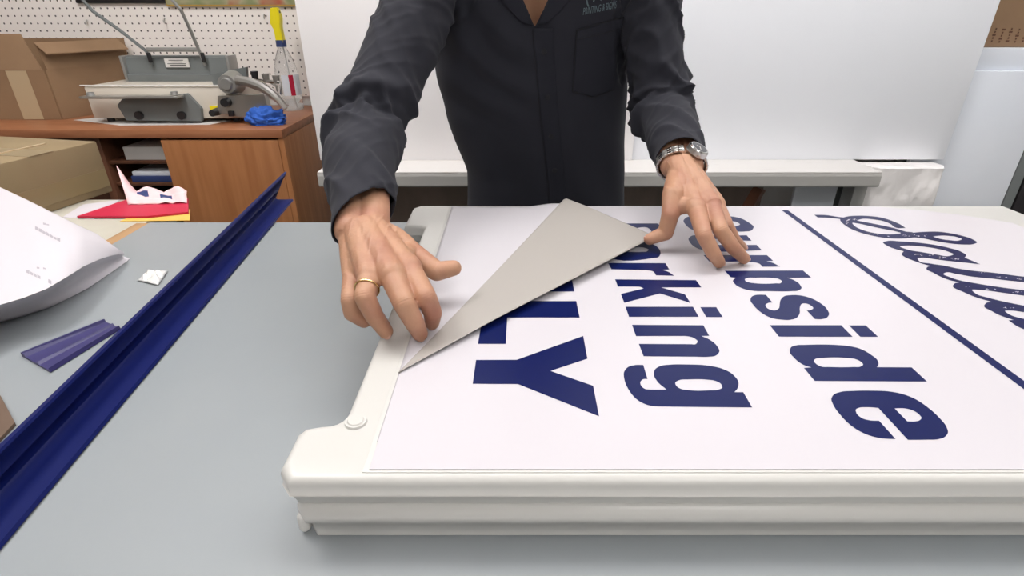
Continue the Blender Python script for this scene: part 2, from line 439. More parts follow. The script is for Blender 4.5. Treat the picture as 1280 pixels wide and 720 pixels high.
md = li.modifiers.new('th', 'SOLIDIFY'); md.thickness = .0003; md.offset = 0
zt = zl+.00055
def tr_px(cont, ox, oy, sc, sub=6, z=S+.002):
    out = []
    for x, y in spline_pts(cont, sub):
        p = at(ox+x/sc, oy+y/sc, z); out.append((p.x, p.y))
    return out
k = 1  # corner flag
G = {}
G['ONLY'] = (580, 340, 3.79, [
  [(57,416,k),(250,415,k),(565,302,k),(585,410,k),(410,468,k),(612,538,k),(640,683,k),(255,530,k),(41,529,k)],
  [(100,137,k),(532,137,k),(548,215,k),(205,215,k),(198,340,k),(66,340,k)],
  [(360,32,k),(511,32,k),(523,92,k),(330,92,k)]])
G['Pa'] = (750, 270, 8, [
  [(-80,73,k),(573,73,k),(608,100),(625,150),(600,205),(540,232),(440,236),(340,222),(270,190),(230,130,k),(-60,130,k)],
  [(310,128,k),(495,128),(512,150),(490,172),(430,180),(360,165)],
  [(40,330),(20,290),(50,262),(120,255),(400,255),(530,282),(585,320),(606,370),(590,405),(520,420),(110,420),(60,400)],
  [(250,357,k),(290,318),(360,312),(450,318),(486,338),(470,352),(420,357)],
  [(80,467,k),(655,470,k),(693,533,k),(625,538,k),(690,560),(742,597,k),(560,592,k),(540,560),(480,542),(400,538),(115,532,k)]])
G['ki'] = (750, 340, 8, [
  [(150,72,k),(960,80,k),(1015,153,k),(610,153,k),(850,222,k),(905,308,k),(600,213,k),(243,307,k),(208,218,k),(438,163,k),(400,148),(370,146,k),(180,145,k)],
  [(255,346,k),(930,346,k),(988,447,k),(290,447,k)],
  [(1003,350,k),(1163,350,k),(1228,450,k),(1063,450,k)]])
G['ng'] = (770, 400, 6, [
  [(120,35,k),(655,38,k),(700,118,k),(640,119,k),(700,145),(755,190),(776,235),(755,262),(690,275),(600,274,k),(207,271,k),(172,178,k),(560,180,k),(600,178),(612,160),(590,138),(530,120),(480,119,k),(150,119,k)],
  [(955,540,k),(1022,655,k),(330,648,k),(250,640),(170,605),(100,530),(62,440),(60,390),(85,355),(140,337),(205,336,k),(237,441,k),(200,445),(183,465),(188,490),(215,514),(265,521,k),(380,521,k),(310,460),(285,415),(292,370),(330,345),(400,334),(520,332),(700,342),(800,365),(880,410),(920,470),(910,515),(888,540,k)],
  [(445,470),(475,450),(540,445),(680,446),(750,457),(790,482),(797,505),(770,520),(700,526),(540,524),(480,512),(450,488)]])
G['Cur'] = (870, 260, 8, [
  [(350,82),(440,100),(530,145),(577,190),(560,220),(490,234),(402,235,k),(345,178,k),(410,178),(440,163),(420,145),(350,130),(270,127),(130,125),(40,130),(5,145),(25,168),(80,180),(110,232,k),(40,236),(-40,215),(-100,170),(-125,125),(-100,95),(-30,82),(150,79)],
  [(20,272,k),(508,272,k),(557,327,k),(90,327),(50,340),(70,362),(120,368,k),(607,368,k),(660,422,k),(120,424),(20,405),(-55,350),(-75,305),(-45,278)],
  [(75,470,k),(710,470,k),(772,527,k),(705,530,k),(770,548),(843,585,k),(665,587,k),(640,560),(590,543),(520,538),(135,536,k)]])
G['bs'] = (890, 330, 8, [
  [(128,66,k),(910,63,k),(993,135,k),(752,137,k),(820,160),(880,205),(896,240),(870,262),(800,270),(560,270),(400,266),(310,245),(230,200),(209,165),(238,137,k),(187,131,k)],
  [(328,152),(350,140),(430,136),(600,138),(665,148),(698,175),(690,187),(640,192),(430,191),(370,182),(335,168)],
  [(540,307,k),(605,384,k),(560,390),(535,408),(545,432),(585,456),(640,460),(670,440),(677,400),(685,360),(715,325),(780,310),(860,310),(960,330),(1070,380),(1150,450),(1171,500),(1150,535),(1100,550),(1030,550,k),(947,462,k),(990,458),(1013,440),(990,415),(930,393),(895,400),(880,430),(878,490),(850,535),(790,556),(700,556),(600,540),(500,490),(415,410),(384,360),(395,328),(440,308),(480,305)]])
G['id'] = (950, 390, 8, [
  [(98,130,k),(812,130,k),(928,247,k),(190,245,k)],
  [(890,132,k),(1058,132,k),(1183,247,k),(1003,247,k)],
  [(1517,552,k),(1672,694,k),(548,688,k),(440,558,k),(515,553,k),(430,525),(340,455),(297,395),(310,352),(360,332),(450,327),(750,327),(880,338),(1000,365),(1110,425),(1180,490),(1186,520),(1168,550,k)],
  [(538,485),(560,465),(620,458),(880,459),(950,468),(1010,498),(1032,525),(1010,542),(930,548),(700,548),(610,543),(560,515)]])
G['e'] = (1030, 470, 7.53, [
  [(675,592,k),(520,420,k),(430,415),(350,390),(305,345),(300,315),(330,298),(400,292),(512,298,k),(790,600,k),(960,598),(1080,592),(1140,570),(1168,530),(1155,480),(1090,395),(980,295),(850,210),(740,168),(600,142),(450,136),(280,138),(150,150),(90,175),(69,215),(85,265),(150,360),(250,460),(350,525),(450,565),(560,587)],
  [(665,303,k),(760,303),(830,320),(900,365),(918,395),(900,415),(860,425),(785,425,k)]])
def lettering(keys, label, m=M['navy']):
    cs = []
    for kk in keys:
        ox, oy, sc, lst = G[kk]
        for c in lst: cs.append(tr_px(c, ox, oy, sc))
    o = new_obj('lettering', fill_mesh('lettering', cs, zt, m), m); put(o, sh); o['label'] = label
lettering(['ONLY'], 'navy letters of the word ONLY beside the folded corner')
lettering(['Pa', 'ki', 'ng'], 'navy word Parking')
lettering(['Cur', 'bs', 'id', 'e'], 'navy word Curbside')
dv = [(.4600, .893), (.4705, .893), (.4705, .31), (.4600, .31)]
o = new_obj('divider_line', fill_mesh('d', [dv], zt, M['navy']), M['navy']); put(o, sh); o['label'] = 'straight navy rule between the words and the script'
# script word, traced in S1/S2/S3/S4 frames then to full-frame pixels
def fr(lst, ox, oy, sc): return [((ox+a[0]/sc), (oy+a[1]/sc)) + ((1,) if len(a) > 2 else ()) for a in lst]
S1 = lambda l: fr(l, 1010, 255, 9); S2 = lambda l: fr(l, 1140, 255, 9); S3 = lambda l: fr(l, 1140, 325, 8); S4 = lambda l: fr(l, 1100, 280, 8)
cs = [S1([(70,120,k),(200,122),(330,142),(400,150,k),(450,138),(560,130),(700,135),(830,152),(950,190),(1050,235),(1100,270,k),(980,262),(930,225),(860,195),(740,173),(600,168),(548,184,k),(700,213),(850,243),(1000,278),(1100,308),(1180,320)])
      + S2([(0,322),(80,315),(170,310),(300,310),(420,325),(560,355),(680,395),(732,432),(690,450),(600,455),(480,448),(350,430),(230,408),(120,385),(20,375)])
      + S1([(1130,383),(1000,388),(850,378),(700,350),(560,310),(450,260),(380,205),(362,180),(362,168,k),(250,155),(110,150,k)]),
      S1([(498,213),(560,218),(700,248),(850,280),(980,305),(1045,325),(980,337),(850,338),(720,320),(600,285),(530,250)]),
      S2([(240,365),(300,356),(420,358),(520,375),(560,395),(530,408),(420,405),(300,386)]),
      # a
      S4([(30,182),(60,171),(200,172),(380,185),(560,210),(700,240),(810,275),(862,316),(845,335,k),(920,365),(1005,402,k),(850,385),(700,370),(540,350),(430,335),(375,338,k),
          (385,362),(500,393),(640,414),(760,440),(900,462),(1120,484)])
      + S3([(1120,165),(1300,180),(1450,200),(1480,225),(1300,232),(1120,220),(950,203),(800,185),(600,165),(450,140),(330,127),(316,135),(380,170),(450,195),(600,225),(780,255),(950,280),(1120,300),(1300,318),(1440,345),(1450,370),(1300,372),(1120,355),(900,325),(700,300),(600,300),(640,335),(760,375),(900,410),(1120,455),(1300,490),(1350,525),(1250,530),(1120,520),(1000,505),(930,508),(980,545),(1120,588),(1250,625),(1280,665),(1120,690),(1050,660),(965,600,k),(1020,598,k),(900,560),(800,510),(722,455),(740,430),(800,418,k),(650,375),(520,320),(410,252),(430,232),(475,225,k),(330,185),(220,130),(145,80),(160,65),(190,60,k),(100,35),(0,0)])
      + S4([(250,330),(215,300),(238,272,k),(150,248),(70,215)]),
      S4([(200,222),(240,216),(400,222),(560,245),(680,275),(735,303),(700,317),(560,303),(420,280),(280,255)])]
def px_flat(c): return [tuple(at(x, y, S+.002)[:2]) for x, y in spline_pts(c, 6)]
def join_meshes(name, mes, m):
    b = bmesh.new()
    for me in mes: b.from_mesh(me); bpy.data.meshes.remove(me)
    me = bpy.data.meshes.new(name); b.to_mesh(me); b.free(); return new_obj(name, me, m)
fl = [px_flat(c) for c in cs]
o = join_meshes('script_lettering', [fill_mesh('s', fl[:3], zt, M['navy2']), fill_mesh('s', fl[3:], zt, M['navy2'])], M['navy2'])
put(o, sh); o['label'] = 'worn navy script letters near the far right edge'
flat = []
# worn flecks: small bare holes in the print where the photo shows them
def flecks(spots):
    for (px, py, w, h, n) in spots:
        for _ in range(n):
            x = px+random.uniform(-w, w); y = py+random.uniform(-h, h); a = random.uniform(0, PI)
            rr = random.uniform(.35, .75); poly = []
            for j in range(5):
                t = a+2*PI*j/5; r2 = rr*random.uniform(.6, 1.3)
                poly.append(tuple(at(x+r2*1.9*math.cos(t), y+r2*.62*math.sin(t), S+.002)[:2]))
            flat.append(poly)
random.seed(3)
flecks([(1060, 276.5, 3.5, 3.2, 9), (1068, 274.5, 3, 1, 4), (1095, 292.7, 8, .3, 3), (1112, 295.3, 4, .4, 3), (1132, 294, 5, 1.2, 8), (1145, 294, 5, 1.8, 9), (1155, 293.5, 3, 2, 5),
        (1148, 318.5, 6, 1.2, 5), (1164, 319, 4, .8, 4), (1178, 322, 7, 1.2, 8), (1192, 323.5, 8, 1.3, 8), (1228, 341, 5, .5, 3), (1252, 346.5, 6, .6, 5), (1272, 348.5, 5, .8, 5), (1206, 358.5, 6, .5, 3), (1240, 361.5, 8, .6, 4), (1272, 365, 6, 1, 7), (1262, 385, 8, .7, 5)])
o = join_meshes('worn_flecks', [fill_mesh('s', [f], zt+.00012, M['sheet']) for f in flat], M['sheet']); put(o, sh); o['label'] = 'small bare white flecks in the script letters'; o['kind'] = 'stuff'

# ------------------------------------------------------------------ blue channel
dv_ = Vector((-.0985, 1, 0)).normalized(); pr = Vector((dv_.y, -dv_.x, 0)); upv = Vector((0, 0, 1))
def base_x(Y): return -.394 - .1015*(Y-.28)
def blue():
    # profile coordinates: a = across (0 at right lower lip, negative = left), h = height
    prof = [(0, .0015), (-.002, .0045), (-.018, .0035), (-.034, .004), (-.0375, .006), (-.0385, .010), (-.0375, .014), (-.0345, .019), (-.0355, .021), (-.0345, .030), (-.0315, .038), (-.0330, .0405),
            (-.0375, .0405), (-.0405, .034), (-.0425, .020), (-.0435, .004), (-.041, .0003), (-.036, 0), (-.002, 0)]
    bm = bmesh.new(); rings = []
    n = 40
    for i in range(n+1):
        ring = []
        for a, h in prof:
            yend = 1.150 + (.0 if h < .012 else 2.6*(h-.012)*1.25)
            Y = -.05 + (yend+.05)*i/n
            ring.append(bm.verts.new((base_x(Y)+a, Y, T+.0004+h)))
        rings.append(ring)
    m = len(prof)
    for A, B in zip(rings, rings[1:]):
        for j in range(m): bm.faces.new((A[j], A[(j+1) % m], B[(j+1) % m], B[j]))
    bm.faces.new(rings[0][::-1]); bm.faces.new(rings[-1])
    return bm
o = from_bm('blue_channel', blue(), M['blue'], angle=40)
tag(o, 'long deep blue plastic channel lying across the grey table top', 'plastic profile')
# offcut
def offcut():
    a = at(27, 444, T+.002); b = at(130, 402, T+.002); c = at(150, 410, T+.002); d = at(62, 464, T+.002)
    bm = bmesh.new(); prof = [(0, .0), (0, .006), (.10, .007), (.16, .003), (.55, .003), (.6, .0055), (.66, .003), (.97, .003), (1, .006), (1.03, .001), (1, 0)]
    A = [bm.verts.new(a.lerp(d, t)+Vector((0, 0, h-.002))) for t, h in prof]; B = [bm.verts.new(b.lerp(c, t)+Vector((0, 0, h-.002))) for t, h in prof]
    n = len(prof)
    for i in range(n): bm.faces.new((A[i], A[(i+1) % n], B[(i+1) % n], B[i]))
    bm.faces.new(A[::-1]); bm.faces.new(B); return bm
o = from_bm('channel_offcut', offcut(), M['blueoff'], angle=30); tag(o, 'short flat indigo offcut of plastic profile left of the long blue channel', 'plastic profile')
# crumpled wrapper
def wrapper():
    P = [at(172, 351, T+.001), at(184, 339, T+.001), at(210, 339, T+.001), at(198, 357, T+.001)]
    bm = bmesh.new(); n = 14; g = []
    for i in range(n+1):
        row = []
        for j in range(n+1):
            u, v = i/n, j/n
            p = P[0].lerp(P[1], u).lerp(P[3].lerp(P[2], u), v)
            e = min(u, 1-u, v, 1-v)*4
            hh = .001+.010*min(1, e)*(.6+.4*noise.noise(Vector((u*5, v*5, 1))))+.003*noise.noise(Vector((u*14, v*14, 3)))
            p = p+Vector((.002*noise.noise(Vector((u*9, v*9, 5))), .002*noise.noise(Vector((u*9, v*9, 8))), max(0.0006, hh)))
            row.append(bm.verts.new(p))
        g.append(row)
    for i in range(n):
        for j in range(n): bm.faces.new((g[i][j], g[i+1][j], g[i+1][j+1], g[i][j+1]))
    return bm
o = from_bm('crumpled_wrapper', wrapper(), M['wrap'], angle=20); tag(o, 'small crumpled white wrapper between the paper sheet and the blue channel', 'wrapper')
md = o.modifiers.new('th', 'SOLIDIFY'); md.thickness = .0004
# cardboard scrap at the left frame edge
a = at(-30, 505, T+.001); b = at(2, 497, T+.001); c = at(20, 531, T+.001); d = at(-12, 565, T+.001)
bm = bmesh.new(); add_prism(bm, [a, b, c, d], T+.0005, T+.004); o = from_bm('cardboard_scrap', bm, M['card3'], smooth=False); tag(o, 'brown cardboard scrap at the left edge beside the blue channel', 'cardboard')

# ------------------------------------------------------------------ curled white paper
def bigpaper():
    # stations along the open edge: (bottom px, top px, top height)
    st = [((-55, 418), (-55, 397), .029), ((0, 403), (0, 381), .028), ((30, 395), (30, 372), .030), ((60, 385), (58, 361), .031), ((85, 373), (82, 347), .031), ((110, 360), (104, 333), .029), ((132, 345), (124, 324), .024), ((148, 334), (138, 319.5), .019), ((158, 327), (150, 317.5), .014), ((162, 323), (155, 317.5), .010)]
    back = [(-130, 250), (-60, 243), (0, 234), (38, 252), (72, 269), (100, 283), (120, 292), (137, 304), (149, 313), (154, 316.5)]
    bh = [.07, .078, .08, .08, .075, .066, .052, .038, .024, .016]
    bm = bmesh.new(); rows = []
    for i, (pb, pt, h) in enumerate(st):
        B = at(pb[0], pb[1], T+.001); h = h*(1.9-.5*i/9); Tp = at(pt[0], pt[1], T+h); K = at(back[i][0], back[i][1], T+bh[i])
        row = []
        # lower layer running under, away from the opening
        inn = Vector((-.16, .02, 0))*(1-i/9)+Vector((-.01, 0, 0))
        row.append(B+inn*.8)
        row.append(B+inn*.4)
        row.append(B)
        for t in (.25, .5, .75):
            row.append(B.lerp(Tp, t)+Vector((-.010*math.sin(PI*t)*(.4+.6*h/.03), 0, 0)))
        row.append(Tp)
        for t in (.04, .1, .2, .35, .5, .65, .8, .92, 1):
            p = Tp.lerp(K, t); p.z += .010*math.sin(PI*t)*min(1, h/.05)
            row.append(p)
        rows.append([bm.verts.new(p) for p in row])
    for A, Bn in zip(rows, rows[1:]):
        for j in range(len(A)-1): bm.faces.new((A[j], Bn[j], Bn[j+1], A[j+1]))
    return bm
bm = bigpaper()
bmesh.ops.subdivide_edges(bm, edges=bm.edges[:], cuts=2, use_grid_fill=True, smooth=.6)
pp = from_bm('curled_paper', bm, M['paper'], angle=60)
tag(pp, 'large curled white sheet of paper at the left end of the grey table', 'paper sheet')
md = pp.modifiers.new('th', 'SOLIDIFY'); md.thickness = .0006; md.offset = 0
# pale print on the paper: laid on its surface
def bvh_of(o):
    dg = bpy.context.evaluated_depsgraph_get(); dg.update(); ev = o.evaluated_get(dg)
    b = bmesh.new(); b.from_mesh(ev.to_mesh()); b.transform(o.matrix_world); t = BVHTree.FromBMesh(b); b.free(); ev.to_mesh_clear(); return t
tp = bvh_of(pp)
def print_marks(rows):
    bm = bmesh.new()
    for (x0, y0, x1, y1, th, n) in rows:
        for i in range(n):
            if random.random() < .12: continue
            a = i/n; b2 = (i+.86)/n
            q4 = []
            for (t, s) in ((a, 0), (b2, 0), (b2, 1), (a, 1)):
                px = x0+(x1-x0)*t; py = y0+(y1-y0)*t - th*s*random.uniform(.6, 1.1)
                hit = tp.ray_cast(Vector((0, 0, HC)), ray(px, py))
                if hit[0] is None: break
                q4.append(hit[0]+Vector((0, 0, .0004)))
            if len(q4) == 4: bm.faces.new([bm.verts.new(p) for p in q4])
    return bm
random.seed(5)
for row in ((44, 287, 76, 303, 4.2, 7), (54, 281, 66, 283, 2.4, 3), (33, 341, 65, 356, 4.6, 7), (46, 336, 58, 337, 2.2, 3)):
    o = from_bm('faint_print', print_marks([row]), M['ink'], smooth=False)
    put(o, pp); o['label'] = 'faint grey printed line'

# ------------------------------------------------------------------ beige side table and things on it
st_ = empty('side_table', (-1.3, .7, 0), 'low beige side table left of the grey work table', 'table')
put(box('table_top', (-1.95, .05, T-.045), (-.748, 1.20, T-.012), M['beige']), st_)
for x in (-1.9, -.80):
    for y in (.1, 1.15): put(box('leg', (x-.025, y-.025, 0), (x+.025, y+.025, T-.045), M['grey']), st_)
ZB = T-.012
def rbox(name, c, s, rz, m, label, cat, parts, h0):
    pass
# taped olive box
def olive_box():
    R1 = Vector((-.955, 1.262, 0)); d1 = Vector((-.045, -.209, 0)).normalized(); d2 = Vector((d1.y, -d1.x, 0))  # d1 toward camera, d2 to the left
    if d2.x > 0: d2 = -d2
    h = .118; L1, L2 = .25, .42; z0 = ZB+.0005
    root = empty('cardboard_box', R1+d1*L1/2+d2*L2/2+Vector((0, 0, z0)), 'closed olive brown cardboard box lying in front of the wooden desk', 'box')
    c = R1+d1*L1/2+d2*L2/2+Vector((0, 0, z0+h/2)); rot = Matrix((d2, d1, Vector((0, 0, 1)))).transposed()
    bm = bmesh.new(); add_box(bm, c, (L2, L1, h), rot, .003); put(from_bm('body', bm, M['card2']), root)
    # top flap seam tape, side tape
    bm = bmesh.new(); add_box(bm, R1+d1*(L1*.52)+d2*(L2/2)+Vector((0, 0, z0+h+.0003)), (L2+.001, .055, .0008), rot); 
    o = from_bm('tape_strip', bm, M['tape2']); put(o, root)
    bm = bmesh.new(); add_box(bm, R1+d1*(L1*.5)-d2*.0004+Vector((0, 0, z0+h*.30)), (.0008, L1*.98, .04), rot)
    o = from_bm('tape_strip', bm, M['tape2']); put(o, root)
    bm = bmesh.new(); add_box(bm, R1+d1*(L1*.45)+d2*(L2*.20)+Vector((0, 0, z0+h+.0014)), (.006, L1*.5, .002), rot)
    put(from_bm('flap_edge', bm, M['tape']), root)
olive_box()
# red folder and pink print, yellow folder, white papers on the side table
def slab(name, pxs, z, th, m, label, cat):
    bm = bmesh.new(); add_prism(bm, [at(x, y, z) for x, y in pxs], z, z+th)
    o = from_bm(name, bm, m, smooth=False); tag(o, label, cat); return o
slab('paper_sheet', [(78, 272), (104, 256), (150, 250), (118, 274)], ZB+.0003, .0008, M['paper'], 'white paper poking out from under the left end of the red folder', 'paper sheet')
slab('yellow_folder', [(150, 277), (182, 262), (238, 262), (237, 276)], ZB+.0004, .001, M['amber'], 'yellow folder peeking out under the right end of the red folder', 'folder')
slab('red_folder', [(97, 272.5), (160, 251), (236, 250), (236, 267), (184, 272.5)], ZB+.002, .004, M['red'], 'crimson red folder lying between the cardboard box and the cabinet door', 'folder')
def pinkpaper():
    z = ZB+.0065; P = [(160, 255), (178, 246), (200, 252), (232, 252), (236, 240), (205, 243), (168, 240)]
    bm = bmesh.new(); n = 16
    a, b, c, d = at(160, 256, z), at(234, 254, z), at(236, 246, z), at(158, 244, z)
    g = []
    for i in range(n+1):
        row = []
        for j in range(n+1):
            u, v = i/n, j/n; p = a.lerp(b, u).lerp(d.lerp(c, u), v)
            h = .012*abs(math.sin(u*7+v*2))*v + .050*max(0, 1-u*6)*v**1.5 + .008*v + .010*abs(noise.noise(Vector((u*4, v*3, 2))))
            p = p+Vector((0, 0, max(0, h))); row.append(bm.verts.new(p))
        g.append(row)
    for i in range(n):
        for j in range(n):
            bm.faces.new((g[i][j], g[i+1][j], g[i+1][j+1], g[i][j+1]))
    me_o = from_bm('pink_print_sheet', bm, M['pink'], angle=60)
    me_o.data.materials.append(M['collar'])
    for p in me_o.data.polygons:
        i, j = divmod(p.index, n)
        if (3 <= i <= 5 and 8 <= j <= 12) or (9 <= i <= 11 and 5 <= j <= 9): p.material_index = 1
    md = me_o.modifiers.new('th', 'SOLIDIFY'); md.thickness = .0005; md.offset = 1
    return me_o
tag(pinkpaper(), 'crumpled pink printed sheet with blue patches on the red folder', 'paper sheet')

# ------------------------------------------------------------------ desk with cabinet
DZ = at(352, 162, .814).z; DY = 1.885
dk = empty('desk', (-1.6, 2.15, 0), 'reddish brown laminate desk with one cabinet door against the pegboard wall', 'desk')
xr = -.786
put(box('desk_top', (-2.55, DY, .786), (xr, YB-.016, .814), M['cherrytop'], bev=.0015), dk)
xl = aty(205, 175, DY+.006).x
put(box('side_panel', (xr-.020, DY+.004, 0), (xr-.0005, YB-.016, .7855), M['cherry']), dk)
put(box('side_panel', (xl-.018, DY+.024, 0), (xl-.0, YB-.016, .7855), M['cherry']), dk)
dr = box('door', (xl-.012, DY+.003, .09), (xr-.021, DY+.021, .779), M['cherry']); put(dr, dk)
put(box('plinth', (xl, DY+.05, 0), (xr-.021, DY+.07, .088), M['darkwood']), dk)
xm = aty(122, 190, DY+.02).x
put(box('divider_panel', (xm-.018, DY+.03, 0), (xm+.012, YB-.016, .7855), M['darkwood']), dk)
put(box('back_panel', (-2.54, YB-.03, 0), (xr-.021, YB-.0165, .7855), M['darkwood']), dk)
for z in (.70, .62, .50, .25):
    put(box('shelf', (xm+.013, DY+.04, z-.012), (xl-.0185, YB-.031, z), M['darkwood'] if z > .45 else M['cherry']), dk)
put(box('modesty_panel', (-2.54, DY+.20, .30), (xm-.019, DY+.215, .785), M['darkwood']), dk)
# cubby contents
x0, x1 = xm+.02, xl-.03
def cub(name, a, b, z, th, y0, dep, m, label, cat, rz=0):
    bm = bmesh.new(); add_box(bm, ((a+b)/2, y0+dep/2, z+th/2), (abs(b-a), dep, th), rz, .0008)
    o = from_bm(name, bm, m); tag(o, label, cat); return o
W = x1-x0
cub('binder', x0+.05, x1-.005, .7005, .045, DY+.05, .25, M['label'], 'pale binder on the top shelf of the desk cubby', 'binder')
cub('storage_tray', x0+.05, x1, .6205, .022, DY+.045, .26, M['collar'], 'dark blue tray on the second shelf of the desk cubby', 'tray')
cub('paper_stack', x0+.055, x1-.01, .6428, .015, DY+.05, .22, M['board2'], 'grey blue papers in the dark blue tray of the desk cubby', 'paper stack')
cub('paper_stack', x0+.09, x1-.012, .5005, .05, DY+.05, .22, M['board2'], 'white and blue paper stack on the third shelf of the desk cubby', 'paper stack')
cub('printed_leaflet', x0+.095, x0+.125, .551, .001, DY+.055, .05, M['collar'], 'small navy leaflet on the cubby paper stack', 'leaflet')
bm = bmesh.new(); a = Vector((x1-.10, DY+.03, .551)); add_prism(bm, [(a.x, a.y+.10), (a.x+.085, a.y+.0), (a.x+.09, a.y+.12)], .553, .554)
o = from_bm('loose_sheet', bm, M['paper'], smooth=False); tag(o, 'loose white sheet sliding off the paper stack in the desk cubby', 'paper sheet')
cub('wooden_tray', x0+.08, x1-.01, .2505, .09, DY+.05, .25, M['amber'], 'amber coloured tray low in the desk cubby', 'tray')

# open cardboard box on the desk
def open_box():
    z0 = .8145; h = .172; P0 = Vector((-1.675, 2.085, 0)); dR = Vector((.112, .315, 0)).normalized(); dL = Vector((-.19, .16, 0)).normalized()
    dL = Vector((-dR.y, dR.x, 0))*.0 + Vector((-1, 0, 0))
    L, Wd = .46, .325
    root = empty('cardboard_box', P0+Vector((-.1, .1, z0)), 'open brown cardboard box with raised flaps standing on the wooden desk', 'box')
    up = Vector((0, 0, 1)); t = .004
    A = P0; Bx = P0+dR*Wd; Cx = P0+dL*L; Dx = Cx+dR*Wd
    def wall(name, p, q, z0_, z1_, lean=Vector((0, 0, 0)), m=M['card'], s0=0, s1=1):
        a = p.lerp(q, s0); b = p.lerp(q, s1); nrm = (b-a).cross(up).normalized()*t
        bm = bmesh.new(); vs = []
        for off in (Vector((0, 0, 0)), nrm):
            vs.append([bm.verts.new(x+off) for x in (a+up*z0_, b+up*z0_, b+up*z1_+lean, a+up*z1_+lean)])
        f, g = vs
        bm.faces.new(f[::-1]); bm.faces.new(g)
        for i in range(4): bm.faces.new((f[i], f[(i+1) % 4], g[(i+1) % 4], g[i]))
        o = from_bm(name, bm, m, smooth=False); put(o, root); return o
    wall('side_wall', A, Bx, z0, z0+h); wall('side_wall', Cx, A, z0, z0+h)
    Bk = Bx; Ck = Dx
    wall('side_wall', Bk, Ck, z0, z0+h); wall('side_wall', Ck, Cx, z0, z0+h)
    bm = bmesh.new(); add_prism(bm, [A+Vector((-.006,.006,0)), Bx+Vector((-.008,-.006,0)), Dx+Vector((.006,-.006,0)), Cx+Vector((.006,.006,0))], z0+.0005, z0+.004); put(from_bm('bottom', bm, M['card'], smooth=False), root)
    # flaps
    wall('flap', Cx, A, z0+h, z0+h+.115, lean=Vector((-.055, .03, 0)), s0=0, s1=.985)
    wall('flap', A, Bx, z0+h, z0+h+.085, lean=Vector((-.012, -.0, 0)), s0=.02, s1=.99)
    wall('flap', Bk, Ck, z0+h, z0+h+.09, lean=Vector((0, .008, 0)), s1=.9)
    a = A.lerp(Bx, .02)+up*(z0+h+.088)+Vector((-.012, 0, 0)); b = A.lerp(Bx, .97)+up*(z0+h+.088)+Vector((-.012, 0, 0)); out = Vector((.045, -.016, -.034))
    bm = bmesh.new(); v = [bm.verts.new(x) for x in (a, b, b+out, a+out)]; w = [bm.verts.new(x.co+Vector((0, 0, -.004))) for x in v]
    bm.faces.new(v); bm.faces.new(w[::-1])
    for i in range(4): bm.faces.new((v[i], w[i], w[(i+1) % 4], v[(i+1) % 4]))
    put(from_bm('flap_lip', bm, M['card'], smooth=False), root)
    # tape down the front
    nrm = (A-Cx).cross(up).normalized()
    for s in (.70,):
        a = Cx.lerp(A, s); b = Cx.lerp(A, s+.16)
        bm = bmesh.new(); v = [bm.verts.new(x - Vector((0, .0045, 0))+up*z) for x, z in ((a, z0+.001), (b, z0+.001), (b, z0+h*.98), (a, z0+h*.98))]
        w = [bm.verts.new(x.co+Vector((0, -.0008, 0))) for x in v]
        bm.faces.new(v); bm.faces.new(w[::-1])
        for i in range(4): bm.faces.new((v[i], w[i], w[(i+1) % 4], v[(i+1) % 4]))
        o = from_bm('tape_strip', bm, M['tape'], smooth=False); put(o, root); o['label'] = 'pale packing tape'
open_box()

